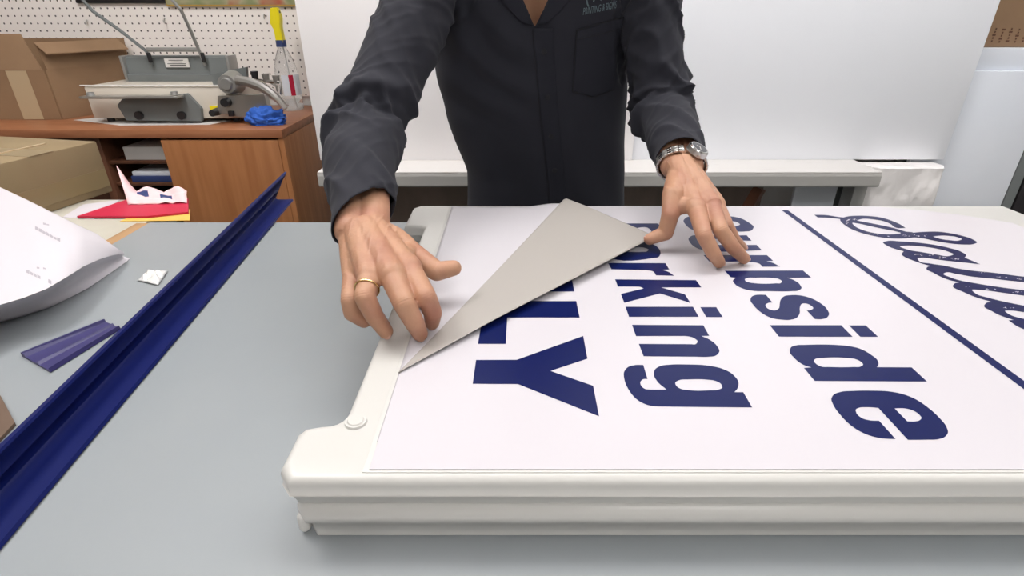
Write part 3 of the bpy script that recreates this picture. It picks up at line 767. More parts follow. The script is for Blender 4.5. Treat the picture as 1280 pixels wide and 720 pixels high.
# paper cutter
def cutter():
    z0 = .8146
    root = empty('paper_cutter', (-1.25, 2.17, z0), 'cream and grey manual paper cutter with wire rods on the wooden desk', 'paper cutter')
    Y0 = 2.02; a = aty(102, 108, Y0); b = aty(296, 110, Y0)
    xa, xb = a.x+.005, b.x; zt_ = a.z
    bm = bmesh.new(); add_box(bm, ((xa+xb)/2, Y0+.115, (z0+.014+zt_)/2), (xb-xa, .23, zt_-z0-.014), bev=.006)
    put(from_bm('base', bm, M['cream']), root)
    for x in (xa+.04, xb-.04):
        for y in (Y0+.03, Y0+.2):
            bm = bmesh.new(); add_cyl(bm, (x, y, z0), (x, y, z0+.016), .012); put(from_bm('foot', bm, M['black']), root)
    # raised grey guard at the back
    g0 = aty(162, 98, Y0+.16); g1 = aty(290, 98, Y0+.16); gz = aty(170, 70, Y0+.17).z
    prof = [(0, 0), (0, .022), (.012, .026), (.020, gz-zt_-.006), (.028, gz-zt_), (.062, gz-zt_), (.062, 0)]
    bm = bmesh.new(); add_extrude(bm, prof, (g0.x, Y0+.15, zt_+.0005), (g1.x, Y0+.15, zt_+.0005), (0, 1, 0), (0, 0, 1))
    gd = from_bm('guard', bm, M['grey'], smooth=False); put(gd, root); gd['label'] = 'slate grey steel guard'
    for x in (g0.x-.004, g1.x+.002):
        bm = bmesh.new(); add_box(bm, (x, Y0+.182, zt_+(gz-zt_)/2), (.010, .07, gz-zt_+.004), bev=.002); put(from_bm('end_cheek', bm, M['lgrey']), root)
    la = aty(209, 84, Y0+.165); lb_ = aty(236, 73, Y0+.167)
    lab = box('sticker', (la.x, Y0+.158, la.z), (lb_.x, Y0+.1625, lb_.z), M['label'], bev=0); put(lab, root)
    bm = bmesh.new()
    for i, (s, e) in enumerate(((.18, .8), (.3, .72), (.1, .88), (.2, .86))):
        zz = lb_.z-(lb_.z-la.z)*(.18+.2*i); add_box(bm, (la.x+(lb_.x-la.x)*(s+e)/2, Y0+.1575, zz), ((lb_.x-la.x)*(e-s), .0006, .0022 if i != 3 else .004))
    put(from_bm('sticker_print', bm, M['print'], smooth=False), root)
    # wire frame
    Yr = Y0+.19
    def rod(pts, r, name='rod', m=M['lgrey'], flat=1.): 
        bm = bmesh.new(); add_tube(bm, pts, r, 10, flat=flat); o = from_bm(name, bm, m); put(o, root); return o
    rod([aty(190, 82, Y0+.155), aty(183, 64, Y0+.15), aty(150, 38, Y0+.13), aty(116, 14, Y0+.11), aty(98, -6, Y0+.10), aty(85, -26, Y0+.09)], .0058, m=M['grey'])
    rod([aty(257, 82, Y0+.155), aty(250, 66, Y0+.15), aty(238, 38, Y0+.13), aty(226, 12, Y0+.11), aty(208, -8, Y0+.10), aty(190, -26, Y0+.09)], .0058)
    rod([aty(184, 62, Y0+.152), aty(248, 62, Y0+.152)], .0075)
    rod([aty(85, -26, Y0+.09), aty(190, -26, Y0+.09)], .0075)
    for x, y in ((187, 72), (254, 72)):
        p = aty(x, y, Y0+.150); bm = bmesh.new(); add_box(bm, p, (.012, .012, .035), bev=.003); put(from_bm('rod_socket', bm, M['black']), root)
    # dark front clamp plate and silver bar
    pl = [aty(x, y, Y0-.012) for x, y in ((142, 126), (240, 116), (252, 150), (160, 150))]
    pl = [aty(152, 124, Y0-.02), aty(233, 117, Y0-.02), aty(251, 136, Y0-.02), aty(252, 152, Y0-.02), aty(158, 151, Y0-.02), aty(146, 132, Y0-.02)]
    for p in pl: p.z = max(p.z, z0+.002)
    bm = bmesh.new(); A = [bm.verts.new(p) for p in pl]; B = [bm.verts.new(p+Vector((0, .018, 0))) for p in pl]
    bm.faces.new(A); bm.faces.new(B[::-1])
    for i in range(len(pl)): bm.faces.new((A[i], B[i], B[(i+1) % 6], A[(i+1) % 6]))
    bmesh.ops.bevel(bm, geom=bm.edges[:], offset=.002, segments=2, affect='EDGES')
    fp = from_bm('front_plate', bm, M['grey']); put(fp, root); fp['label'] = 'dark grey front plate'
    a = aty(104, 121, Y0-.045); b = aty(226, 120, Y0-.045)
    bm = bmesh.new(); add_box(bm, ((a.x+b.x)/2, Y0-.045, a.z), (b.x-a.x, .045, .008), bev=.003); put(from_bm('clamp_bar', bm, M['steel']), root)
    for x, y in ((113, 118), (218, 117)):
        p = aty(x, y, Y0-.045); bm = bmesh.new(); add_cyl(bm, p-Vector((0, 0, .004)), p+Vector((0, 0, .007)), .013, .011); put(from_bm('bar_pad', bm, M['lgrey']), root)
    for x, y in ((175, 144), (228, 144)):
        p = aty(x, y, Y0-.02); bm = bmesh.new(); add_cyl(bm, p, p-Vector((0, .012, 0)), .014); put(from_bm('round_bolt', bm, M['black']), root)
    # scale strip
    a = aty(100, 107, Y0-.002); b = aty(288, 107, Y0-.002); rod([a, b], .0022, 'edge_rail', M['label'])
    # right hand mechanism
    bk = [aty(x, y, Y0+.03) for x, y in ((262, 93), (307, 84), (308, 104), (268, 110))]
    bm = bmesh.new(); A = [bm.verts.new(p) for p in bk]; B = [bm.verts.new(p+Vector((0, .02, 0))) for p in bk]
    bm.faces.new(A); bm.faces.new(B[::-1])
    for i in range(4): bm.faces.new((A[i], B[i], B[(i+1) % 4], A[(i+1) % 4]))
    put(from_bm('bracket', bm, M['grey'], smooth=False), root)
    p = aty(288, 104, Y0-.01); bm = bmesh.new(); add_cyl(bm, p+Vector((0, .03, 0)), p-Vector((0, .03, 0)), .040, .030, 32); add_cyl(bm, p-Vector((0, .03, 0)), p-Vector((0, .038, 0)), .022, .018, 28); put(from_bm('pivot_hub', bm, M['lgrey']), root)
    pl = [aty(x, y, Y0-.03) for x, y in ((272, 120), (330, 118), (336, 140), (325, 150), (272, 141))]
    for p in pl: p.z = max(p.z, z0+.003)
    bm = bmesh.new(); A = [bm.verts.new(p) for p in pl]; B = [bm.verts.new(p+Vector((0, .03, 0))) for p in pl]
    bm.faces.new(A); bm.faces.new(B[::-1])
    for i in range(5): bm.faces.new((A[i], B[i], B[(i+1) % 5], A[(i+1) % 5]))
    put(from_bm('pivot_plate', bm, M['steel'], smooth=False), root)
    lev = [(296, 100), (312, 103), (326, 108), (338, 116), (348, 125), (357, 136)]
    rod([aty(x, y, Y0-.05-.004*i) for i, (x, y) in enumerate(lev)], [.016, .017, .016, .014, .012, .009], 'cutting_arm', M['steel'])
    rod([aty(x+3, y-4, Y0-.052-.004*i) for i, (x, y) in enumerate(lev)], .0045, 'arm_rail', M['chrome'])
    for x, y, r in ((282, 128, .016), (267, 141, .013)):
        p = aty(x, y, Y0-.045); bm = bmesh.new(); add_cyl(bm, p+Vector((0, .03, 0)), p-Vector((0, .012, 0)), r, r*.85, 24); put(from_bm('knob', bm, M['black']), root)
    for x, y in ((318, 92), (332, 95), (345, 97)):
        p = aty(x, y, Y0+.04); bm = bmesh.new(); add_cyl(bm, p+Vector((0, 0, -.02)), p+Vector((0, 0, .008)), .010, .013, 20); put(from_bm('clamp_screw', bm, M['steel'] if x > 320 else M['black']), root)
    rod([aty(318, 100, Y0+.04), aty(350, 103, Y0+.035), aty(352, 118, Y0+.03)], .006, 'linkage', M['chrome'])
    rod([aty(330, 97, Y0+.05), aty(346, 108, Y0+.045), aty(347, 122, Y0+.04)], .005, 'linkage', M['steel'])
    a = aty(262, 134, Y0-.004); st2 = box('warning_sticker', (a.x, Y0-.0045, a.z-.018), (a.x+.055, Y0-.0005, a.z+.004), M['yellow'], bev=0); put(st2, root)
    p = aty(289, 142, Y0-.035); bm = bmesh.new(); add_box(bm, p, (.018, .012, .018), bev=.002); put(from_bm('latch', bm, M['black']), root)
cutter()
bm = bmesh.new(); add_prism(bm, [at(92, 150, .8142), at(150, 144, .8142), at(292, 150, .8142), at(262, 156, .8142), at(150, 157, .8142)], .8142, .8146)
o = from_bm('paper_sheet', bm, M['label'], smooth=False); tag(o, 'thin white sheet lying under the paper cutter on the desk', 'paper sheet')

# spray bottle
def lathe(bm, prof, c, n=32, sy=1.0):
    rings = [[bm.verts.new(Vector(c)+Vector((r*math.cos(2*PI*k/n), r*sy*math.sin(2*PI*k/n), z))) for k in range(n)] for r, z in prof]
    for a, b in zip(rings, rings[1:]):
        for k in range(n): bm.faces.new((a[k], a[(k+1) % n], b[(k+1) % n], b[k]))
    bm.faces.new(rings[0][::-1]); bm.faces.new(rings[-1])
def bottle():
    base = at(366, 137, .8144); Y = base.y
    sc = (aty(350, 57, Y).z-base.z)/.235*1.0
    root = empty('spray_bottle', base, 'clear spray bottle with a yellow trigger head beside the pegboard', 'spray bottle')
    r = .045
    bm = bmesh.new(); lathe(bm, [(r*.8, 0), (r, .006*sc), (r, .03*sc), (r*.97, .032*sc), (r*.97, .05*sc), (r, .052*sc), (r*1.0, .12*sc), (r*.94, .15*sc), (r*.75, .185*sc), (r*.5, .212*sc), (r*.36, .225*sc), (r*.36, .235*sc)], base)
    # lean the upper body toward the left like the photo
    put(from_bm('bottle_body', bm, M['clear'], angle=60), root)
    lz = [(r*1.015, .06*sc), (r*1.015, .125*sc)]
    bm = bmesh.new(); n = 20
    A = [base+Vector((math.cos(t)*r*1.015, math.sin(t)*r*1.015, .058*sc)) for t in np.linspace(-1.7, .2, n)]; vs = [bm.verts.new(p) for p in A]; ws = [bm.verts.new(p+Vector((0, 0, .075*sc))) for p in A]
    for i in range(n-1): bm.faces.new((vs[i], vs[i+1], ws[i+1], ws[i]))
    o = from_bm('bottle_label', bm, M['board2']); o.data.materials.append(M['red']); o.data.materials.append(M['collar']); put(o, root)
    for p in o.data.polygons:
        if 6 <= p.index <= 9: p.material_index = 1
    zc = .235*sc
    bm = bmesh.new(); add_cyl(bm, base+Vector((0, 0, zc-.004)), base+Vector((0, 0, zc+.020)), .0195, .0185, 28); put(from_bm('collar', bm, M['collar']), root)
    # head: neck, body, nozzle, trigger
    zc += .020
    def pz(px, py): return aty(px, py, Y)
    def blob(name, poly, w, m):
        bm = bmesh.new(); A = [bm.verts.new(pz(*p)-Vector((0, w/2, 0))) for p in poly]; B = [bm.verts.new(pz(*p)+Vector((0, w/2, 0))) for p in poly]
        bm.faces.new(A); bm.faces.new(B[::-1]); n = len(poly)
        for i in range(n): bm.faces.new((A[i], B[i], B[(i+1) % n], A[(i+1) % n]))
        bmesh.ops.recalc_face_normals(bm, faces=bm.faces)
        bmesh.ops.bevel(bm, geom=bm.edges[:], offset=.0025, segments=3, affect='EDGES')
        o = from_bm(name, bm, m); put(o, root); return o
    blob('spray_head', [(339, 10), (347, 9), (350, 16), (352, 22), (352, 34), (356, 54), (347, 54), (343, 33), (339, 30)], .030, M['yellow'])
    blob('trigger', [(339, 28), (348, 30), (350, 36), (347, 48), (345, 40), (340, 33)], .014, M['yellow'])
    blob('nozzle', [(346, 12), (350, 14), (350, 19), (346, 19)], .016, M['black'])
    bm = bmesh.new(); add_tube(bm, [base+Vector((.004, 0, zc-.02)), base+Vector((.008, .004, .1)), base+Vector((.015, 0, .012))], .002, 8); put(from_bm('dip_tube', bm, M['label']), root)
bottle()
# blue cloth
def rag():
    c = at(333, 155, .815); bm = bmesh.new()
    bmesh.ops.create_icosphere(bm, subdivisions=5, radius=1)
    for v in bm.verts:
        d = v.co.copy(); f = 1+.30*noise.noise(d*1.8+Vector((3, 1, 7)))+.28*abs(noise.noise(d*3.2+Vector((1, 9, 2))))-.10
        wr = .045*math.sin(9*d.x+5*d.z+6*noise.noise(d*2))
        f += wr
        v.co = Vector((d.x*.070*f, d.y*.040*f, max(-.0, (d.z*.5+.28))*.075*f))
        if v.co.z < .001: v.co.x *= 1.12; v.co.y *= 1.15
        v.co += c+Vector((0, 0, .0005))
    return bm
o = from_bm('cleaning_cloth', rag(), M['cloth'], angle=70); tag(o, 'crumpled bright blue cloth on the front right corner of the desk', 'cloth')

# ------------------------------------------------------------------ bench behind the man and boards
bn = empty('workbench', (.25, 1.75, 0), 'worn white bench behind the man, below the large white boards', 'bench')
bz = .745
bxl, bxr = -.585, 1.098
put(box('bench_top', (bxl, 1.60, bz-.004), (bxr, 2.02, bz), M['bench'], bev=.001), bn)
bm = bmesh.new(); add_extrude(bm, [(0, -.045), (.02, -.045), (.02, -.0042), (-.001, -.0042), (-.003, -.012), (-.003, -.040)], (bxl, 1.60, bz), (bxr, 1.60, bz), (0, 1, 0), (0, 0, 1)); o = from_bm('front_edge', bm, M['benchedge'], smooth=False); put(o, bn); o['label'] = 'grey front edge of the bench top'
put(box('side_edge', (bxr-.02, 1.621, bz-.045), (bxr, 2.02, bz-.0042), M['benchedge']), bn)
put(box('back_panel', (bxl+.03, 1.95, 0), (.92, 1.965, bz-.046), M['brownwall']), bn)
put(box('back_panel', (.93, 1.75, .0), (1.07, 1.765, bz-.046), M['board2']), bn)
for x in (bxl+.04, .30, 1.075):
    put(box('leg', (x-.02, 1.64, 0), (x+.02, 1.70, bz-.046), M['darkwood'] if x < 1 else M['lgrey']), bn)
bm = bmesh.new(); pA = aty(950, 235, 1.66); pB = aty(926, 275, 1.66); add_tube(bm, [pA, pB, pB+(pB-pA)*2], .022, 4); put(from_bm('brace', bm, M['darkwood'], smooth=False), bn)
# white boards standing on the bench
o = box('display_board', (-.621, 1.745, bz+.0005), (.380, 1.751, 2.10), M['board'], bev=.0008); tag(o, 'tall white panel board standing on the bench behind the man', 'board')
bm = bmesh.new(); add_box(bm, (.885, 1.757, 1.42), (1.006, .006, 1.3495), bev=.0008)
for v in bm.verts: pass
o = from_bm('display_board', bm, M['boardR']); tag(o, 'wide white panel board to the right of the man, above the bench end', 'board')
o.location.z = 0
o = box('blue_grey_panel', (1.30, 1.775, .002), (1.655, 1.795, 1.0095), M['board2'], bev=.001); tag(o, 'pale blue grey panel standing behind the right end of the white boards', 'panel')
# wrapped bundle
def bundle():
    bm = bmesh.new(); nx, nz = 40, 60; x0, x1, z0, z1 = 1.12, 1.365, .002, .735
    F_ = []
    for side in (0, 1):
        g = []
        for i in range(nx+1):
            row = []
            for j in range(nz+1):
                x = x0+(x1-x0)*i/nx; z = z0+(z1-z0)*j/nz; e = min(i, nx-i, 4)/4
                y = 1.715+(.045 if side else -.035*e - .010*noise.noise(Vector((x*14, z*10, 2)))*e - .006*abs(noise.noise(Vector((x*45, z*20, 9))))*e)
                row.append(bm.verts.new((x, y, z)))
            g.append(row)
        for i in range(nx):
            for j in range(nz): bm.faces.new((g[i][j], g[i+1][j], g[i+1][j+1], g[i][j+1]))
        F_.append(g)
    a, b = F_
    for j in range(nz):
        for i in (0, nx): bm.faces.new((a[i][j], a[i][j+1], b[i][j+1], b[i][j]))
    for i in range(nx):
        for j in (0, nz): bm.faces.new((a[i][j], a[i+1][j], b[i+1][j], b[i][j]))
    return bm
root = empty('wrapped_bundle', (1.24, 1.73, 0), 'white bundle wrapped in wrinkled clear film right of the bench end', 'bundle')
put(from_bm('film', bundle(), M['wrapfilm'], angle=80), root)
o = box('paper_label', (1.135, 1.664, .56), (1.20, 1.667, .70), M['pink'], bev=0); 
bpy.data.objects.remove(o)
# right rack: strip, box, dark cabinet
rk = empty('storage_rack', (1.9, 2.0, 0), 'storage rack with a pale top shelf at the right edge, under the brown box', 'rack')
put(box('shelf_board', (1.30, 1.7955, 1.000), (1.72, 2.22, 1.072), M['board2']), rk)
for x in (1.34, 1.66):
    for y in (1.86, 2.18): put(box('post', (x-.018, y-.018, 0), (x+.018, y+.018, .999), M['grey']), rk)
cb = empty('cardboard_box', (1.55, 2.0, 1.0725), 'brown cardboard box on the rack at the upper right edge of the photo', 'box')
bxe = aty(1280, 60, 1.86).x
put(box('body', (1.33, 1.84, 1.0725), (1.70, 2.18, 1.40), M['card'], bev=.003), cb)
bm = bmesh.new()
for i in range(7):
    for j in range(5):
        add_box(bm, (1.45+i*.024, 1.8396, 1.088+j*.0085+.002*(i % 2)), (.004 if (i+j) % 3 else .010, .0008, .005))
o = from_bm('box_print', bm, M['darkwood'], smooth=False); put(o, cb); o['label'] = 'small dark printed text rows'
dc = empty('dark_cabinet', (2.1, 2.0, 0), 'dark cabinet at the right edge behind the far end of the table', 'cabinet')
put(box('body', (1.70, 1.80, .001), (2.4, 2.35, .98), M['dark']), dc)
put(box('door', (1.705, 1.78, .05), (2.39, 1.799, .96), M['dark']), dc)
put(box('frame_post', (1.662, 1.78, .001), (1.698, 1.80, .985), M['grey']), dc)
wb = box('wrapped_packet', (1.725, 1.90, .982), (1.95, 2.25, 1.12), M['wrapfilm'], bev=.03); tag(wb, 'pale wrapped packet on the dark cabinet beside the brown box', 'packet')

# ------------------------------------------------------------------ PERSON
SH_R = Vector((-.125, 1.06, 1.262)); SH_L = Vector((.222, 1.09, 1.262))     # shoulders (person's right = image left)
EL_R = Vector((-.232, .835, 1.012)); EL_L = Vector((.282, 1.03, 1.012))
WR_R = Vector((-.1775, .600, .9435)); WR_L = Vector((.2549, .820, .962))
def hand(fingers, wrist, elbow, sc, thumb, thenar, webs):
    bm = bmesh.new()
    fd = (wrist-elbow).normalized()
    side = fd.cross(Vector((0, 0, 1))).normalized()
    # forearm / wrist as a flattened pair of capsules
    for s in (-1, 1):
        add_capsule(bm, elbow+Vector((.008 if elbow.x < 0 else -.008, 0, 0))+side*.008*s, wrist+side*.0125*s, .027, .0200)
    fingers = [(p_, [r*sc for r in rs_]) for p_, rs_ in fingers]; thumb = (thumb[0], [r*sc for r in thumb[1]])
    mcp = [f[0][0] for f in fingers]
    for i, (pts, rs) in enumerate(fingers):
        w = wrist+side*(.0165*(1-2*i/3))*(1 if (mcp[0]-mcp[3]).dot(side) > 0 else -1)
        w = wrist + ((mcp[i]-(mcp[0]+mcp[3])/2))*.42
        add_capsule(bm, w, pts[0], .0165, rs[0]+.0015)
        for a, b, ra, rb in zip(pts, pts[1:], rs, rs[1:]): add_capsule(bm, a, b, ra, rb)
    for i in range(3):
        a = wrist.lerp(mcp[i], .55); b = wrist.lerp(mcp[i+1], .55); add_capsule(bm, a, b, .0145, .0145)
        for f_, r_ in ((.35, .0165), (.7, .0145), (.82, .0135), (.93, .0120)):
            add_capsule(bm, wrist.lerp(mcp[i], f_), wrist.lerp(mcp[i+1], f_), r_, r_)
    for a, b, r1, r2 in webs: add_capsule(bm, a.lerp(b, .5), b, r1, r2)
    tp_, tr_ = thumb
    add_capsule(bm, wrist.lerp(tp_[0], .3), tp_[0], .018, tr_[0])
    for a, b, ra, rb in zip(tp_, tp_[1:], tr_, tr_[1:]): add_capsule(bm, a, b, ra, rb)
    for a, b, r1, r2 in webs: add_capsule(bm, a, b, r1, r2)
    out = remeshed(bm, .00115, smooth=12, fac=.5)
    out.normal_update()
    ctr_ = (wrist+mcp[1])/2
    jts = []
    for p_, r_ in fingers:
        for j in (1, 2):
            a_ = (p_[j+1]-p_[j]).normalized()+(p_[j]-p_[j-1]).normalized(); jts.append((p_[j], a_.normalized(), r_[j], .00055 if j == 1 else .00035))
    a_ = (thumb[0][-1]-thumb[0][-3]).normalized(); jts.append((thumb[0][2], a_, thumb[1][2], .0005))
    mv = []
    for v in out.verts:
        d_ = 0
        for J, a_, r_, am in jts:
            q_ = v.co-J
            if q_.length < r_*1.5:
                s_ = q_.dot(a_)
                if abs(s_) < .0055 and v.normal.z > -.1:
                    d_ -= am*(.5+.5*math.cos(2*PI*s_/.0027+1.5*noise.noise(v.co*300)))*(1-abs(s_)/.0055)*min(1, v.normal.z+.1)*1.4
        if (v.co-ctr_).length < .06 and v.normal.z > .3:     # faint skin folds and veins on the back of the hand
            n_ = noise.noise(v.co*Vector((55, 26, 30)).length*.9) if False else noise.noise(Vector((v.co.x*95, v.co.y*32, v.co.z*32)))
            d_ += .00055*max(0, 1-abs(n_)*4)
        mv.append(v.normal*d_)
    for v, m_ in zip(out.verts, mv): v.co += m_
    return out
def V3(l): return [at(x, y, z) for x, y, z in l]
# image-left hand
L_idx = (V3([(512, 337, .926), (533, 372, .914), (541, 391, .893), (540, 403, .876)]), [.0112, .0095, .0085, .0072])
L_mid = (V3([(490, 344, .930), (505, 379, .915), (518, 403, .894), (525, 417, .8765)]), [.0115, .0098, .0087, .0073])
L_rin = (V3([(463, 346, .926), (456, 371, .918), (468, 395, .898), (482, 414, .8775)]), [.0112, .0093, .0083, .0070])
L_pin = (V3([(443, 340, .916), (438, 375, .906), (440, 391, .892), (455, 401, .880)]), [.0108, .0088, .0078, .0068])
L_thb = (V3([(492, 300, .930), (517, 318, .918), (546, 339, .906), (567, 335, .906)]), [.0145, .0118, .0102, .0082])
hL = hand([L_idx, L_mid, L_rin, L_pin], WR_R, EL_R, 1.14, L_thb, 0, [(L_thb[0][1], L_idx[0][0].lerp(WR_R, .35), .012, .012), (L_thb[0][1].lerp(L_thb[0][0], .3), L_idx[0][0].lerp(WR_R, .15), .0115, .012), (L_thb[0][0], L_idx[0][0].lerp(WR_R, .5), .015, .013)])
R_idx = (V3([(871, 262, .930), (880, 294, .913), (892, 317, .891), (899, 328, .8755)]), [.0114, .0098, .0088, .0074])
R_mid = (V3([(889, 256, .934), (901, 288, .914), (917, 310, .892), (930, 323, .8755)]), [.0115, .0098, .0088, .0074])
R_rin = (V3([(895, 256, .926), (908, 282, .908), (917, 299, .889), (927, 309, .8750)]), [.0110, .0090, .0082, .0070])
R_pin = (V3([(894, 252, .914), (901, 271, .901), (911, 284, .888), (917, 293, .8755)]), [.0100, .0082, .0074, .0064])
R_thb = (V3([(842, 245, .940), (838, 268, .920), (832, 291, .893), (812, 299, .8840)]), [.0150, .0115, .0102, .0078])
hR = hand([R_idx, R_mid, R_rin, R_pin], WR_L, EL_L, 1.07, R_thb, 0, [(R_thb[0][1], R_idx[0][0].lerp(WR_L, .35), .011, .012), (R_thb[0][1].lerp(R_thb[0][0], .35), R_idx[0][0].lerp(WR_L, .12), .011, .0125), (R_thb[0][0], WR_L.lerp(R_idx[0][0], .6), .014, .014)])
# rest of the body
HD = Vector((.045, .985, 1.475))
def body():
    bm = bmesh.new()
    cap = lambda a, b, r1, r2: add_capsule(bm, a, b, r1, r2, 24)
    pel = Vector((.07, 1.235, .92))
    for s, sh_, el in ((-1, SH_R, EL_R), (1, SH_L, EL_L)):
        cap(sh_+Vector((0, 0, -.02)), el, .036, .028)
        cap(Vector((.05+.05*s, 1.115, 1.225)), sh_+Vector((0, 0, -.025)), .040, .034)
        cap(Vector((.055+.06*s, 1.15, 1.10)), Vector((.05+.05*s, 1.10, 1.22)), .075, .055)
        cap(Vector((.065+.06*s, 1.20, .95)), Vector((.055+.06*s, 1.16, 1.10)), .085, .085)
        hip = Vector((.07+.085*s, 1.245, .86)); kn = Vector((.07+.10*s, 1.235, .47)); an = Vector((.07+.11*s, 1.28, .09))
        cap(pel+Vector((.05*s, 0, 0)), hip, .09, .088); cap(hip, kn, .082, .052); cap(kn, an+Vector((0, 0, .02)), .052, .034); cap(an, an+Vector((.02*s, -.15, -.05)), .034, .028)
    cap(Vector((.045, 1.085, 1.28)), Vector((.045, 1.02, 1.39)), .062, .056)
    rot = Matrix.Rotation(math.radians(22), 3, 'X')
    add_sphere(bm, HD+Vector((0, .015, .03)), .088, (.88, 1.08, 1.05), rot, 32, 20)
    add_sphere(bm, HD+Vector((0, -.025, -.035)), .066, (.92, .95, 1.12), rot, 28, 18)
    nz = HD+Vector((0, -.098, -.02))
    add_capsule(bm, HD+Vector((0, -.080, .012)), nz+Vector((0, -.012, -.012)), .008, .012)
    for s in (-1, 1):
        add_sphere(bm, nz+Vector((.010*s, .002, -.012)), .008)
        add_sphere(bm, HD+Vector((.080*s, .02, -.005)), .030, (.28, .6, 1.05))
        add_capsule(bm, HD+Vector((.014*s, -.083, .028)), HD+Vector((.045*s, -.070, .028)), .008, .007)
        add_sphere(bm, HD+Vector((.038*s, -.060, -.025)), .026)
    add_sphere(bm, HD+Vector((0, -.066, -.092)), .022, (1.2, 1, 1))
    add_capsule(bm, HD+Vector((-.018, -.082, -.058)), HD+Vector((.018, -.082, -.058)), .010, .010)
    return remeshed(bm, .006, smooth=4)
bb = body()
person = empty('person', (.07, 1.235, 0), 'person in a dark charcoal button shirt leaning over the table, both hands on the sign', 'person')
bmj = bmesh.new()
for src in (bb, hL, hR):
    me = bpy.data.meshes.new('t'); src.to_mesh(me); src.free(); bmj.from_mesh(me); bpy.data.meshes.remove(me)
bo = from_bm('body', bmj, M['skin'], angle=180); put(bo, person)
# fingernails
def nail(pts, up=Vector((0, 0, 1))):
    a, b = pts[-2], pts[-1]; d = (b-a).normalized(); n = (up-d*up.dot(d)).normalized(); x = d.cross(n)
    rot = Matrix((x, d, n)).transposed()
    c = b+d*.0010+n*.0052
    bm = bmesh.new(); add_sphere(bm, c, 1, (.0048, .0062, .0019), rot, 16, 10)
    o = from_bm('fingernail', bm, M['nail']); put(o, person)
for f, upn in ((L_idx[0], Vector((.1, -1, .2))), (L_mid[0], Vector((0, -1, .2))), (L_rin[0], Vector((0, -1, .2))), (L_thb[0], Vector((0, -.3, 1))),
          (R_idx[0], Vector((0, -.7, .8))), (R_mid[0], Vector((0, -.5, 1))), (R_rin[0], Vector((0, -.5, 1))), (R_thb[0], Vector((0, .3, 1)))): nail(f, upn)
# face details
for s in (-1, 1):
    bm = bmesh.new(); add_sphere(bm, HD+Vector((.030*s, -.070, .008)), .0125); put(from_bm('eye', bm, M['eye']), person)
    bm = bmesh.new(); add_sphere(bm, HD+Vector((.030*s, -.0795, .005)), .0055, (1, .6, 1)); put(from_bm('iris', bm, M['iris']), person)
    bm = bmesh.new(); add_tube(bm, [HD+Vector((.013*s, -.092, .034)), HD+Vector((.030*s, -.087, .040)), HD+Vector((.050*s, -.072, .033))], [.003, .0042, .002], 8); put(from_bm('eyebrow', bm, M['hair']), person)
bm = bmesh.new(); add_tube(bm, [HD+Vector((-.024, -.086, -.058)), HD+Vector((0, -.094, -.056)), HD+Vector((.024, -.086, -.058))], [.002, .005, .002], 8); put(from_bm('lips', bm, M['lip']), person)
bm = bmesh.new(); rot = Matrix.Rotation(math.radians(22), 3, 'X')
add_sphere(bm, HD+Vector((0, .026, .044)), .093, (.90, 1.06, 1.0), rot, 40, 26)
for v in list(bm.verts):
    r_ = v.co-HD
    if r_.y < -.035 and r_.z < .062 or r_.z < -.045: v.co = v.co.lerp(HD+Vector((0, .02, .03)), .22)
    v.co += v.co.normalized()*.002*noise.noise(v.co*60)
put(from_bm('hair', bm, M['hair']), person)

# ---- shirt
rings = [(.735, .072, 1.205, .182, .118), (.80, .071, 1.205, .176, .114), (.86, .068, 1.20, .1735, .112), (.92, .056, 1.192, .179, .112), (.98, .046, 1.180, .186, .114), (1.05, .038, 1.165, .188, .117), (1.12, .033, 1.150, .190, .118), (1.18, .035, 1.130, .188, .114), (1.24, .042, 1.108, .172, .098), (1.285, .045, 1.092, .135, .082), (1.32, .045, 1.08, .088, .070), (1.345, .045, 1.070, .070, .066)]
def ring_interp(z):
    zz = [r[0] for r in rings]; return [float(np.interp(z, zz, [r[k] for r in rings])) for k in range(1, 5)]
def torso_bm():
    bm = bmesh.new(); n = 64; R = []
    for z in np.linspace(.735, 1.345, 60):
        cx, cy, rx, ry = ring_interp(z)
        row = []
        for k in range(n):
            a = 2*PI*k/n; ca, sa = math.cos(a), math.sin(a); e = .80
            row.append(bm.verts.new((cx+rx*math.copysign(abs(ca)**e, ca), cy+ry*math.copysign(abs(sa)**e, sa), z)))
        R.append(row)
    for a, b in zip(R, R[1:]):
        for k in range(n): bm.faces.new((a[k], a[(k+1) % n], b[(k+1) % n], b[k]))
    bm.faces.new(R[0][::-1]); bm.faces.new(R[-1])
    return bm
tb = torso_bm()
def sleeve(bm, pts):
    for (p, r), (q_, r2) in zip(pts, pts[1:]): add_capsule(bm, p, q_, r, r2, 28)
cuffR = WR_R+(EL_R-WR_R).normalized()*.022; cuffL = WR_L+(EL_L-WR_L).normalized()*.020
farR = (cuffR-EL_R).normalized(); farL = (cuffL-EL_L).normalized()
slR = [(SH_R+Vector((.05, .03, -.035)), .060), (SH_R+Vector((-.004, 0, -.01)), .058), (SH_R.lerp(EL_R, .5)+Vector((.006, 0, -.006)), .056), (EL_R+Vector((.013, .002, 0)), .052), (EL_R.lerp(cuffR, .45), .049), (cuffR, .0355), (cuffR+farR*.052, .035)]
slL = [(SH_L+Vector((-.05, .02, -.01)), .060), (SH_L+Vector((.004, 0, -.01)), .056), (SH_L.lerp(EL_L, .5)+Vector((-.008, 0, 0)), .050), (EL_L+Vector((-.013, .002, 0)), .049), (EL_L.lerp(cuffL, .45), .045), (cuffL, .0375), (cuffL+farL*.03, .036)]
sleeve(tb, slR); sleeve(tb, slL)
sbm = remeshed(tb, .0036, smooth=9, fac=.5)
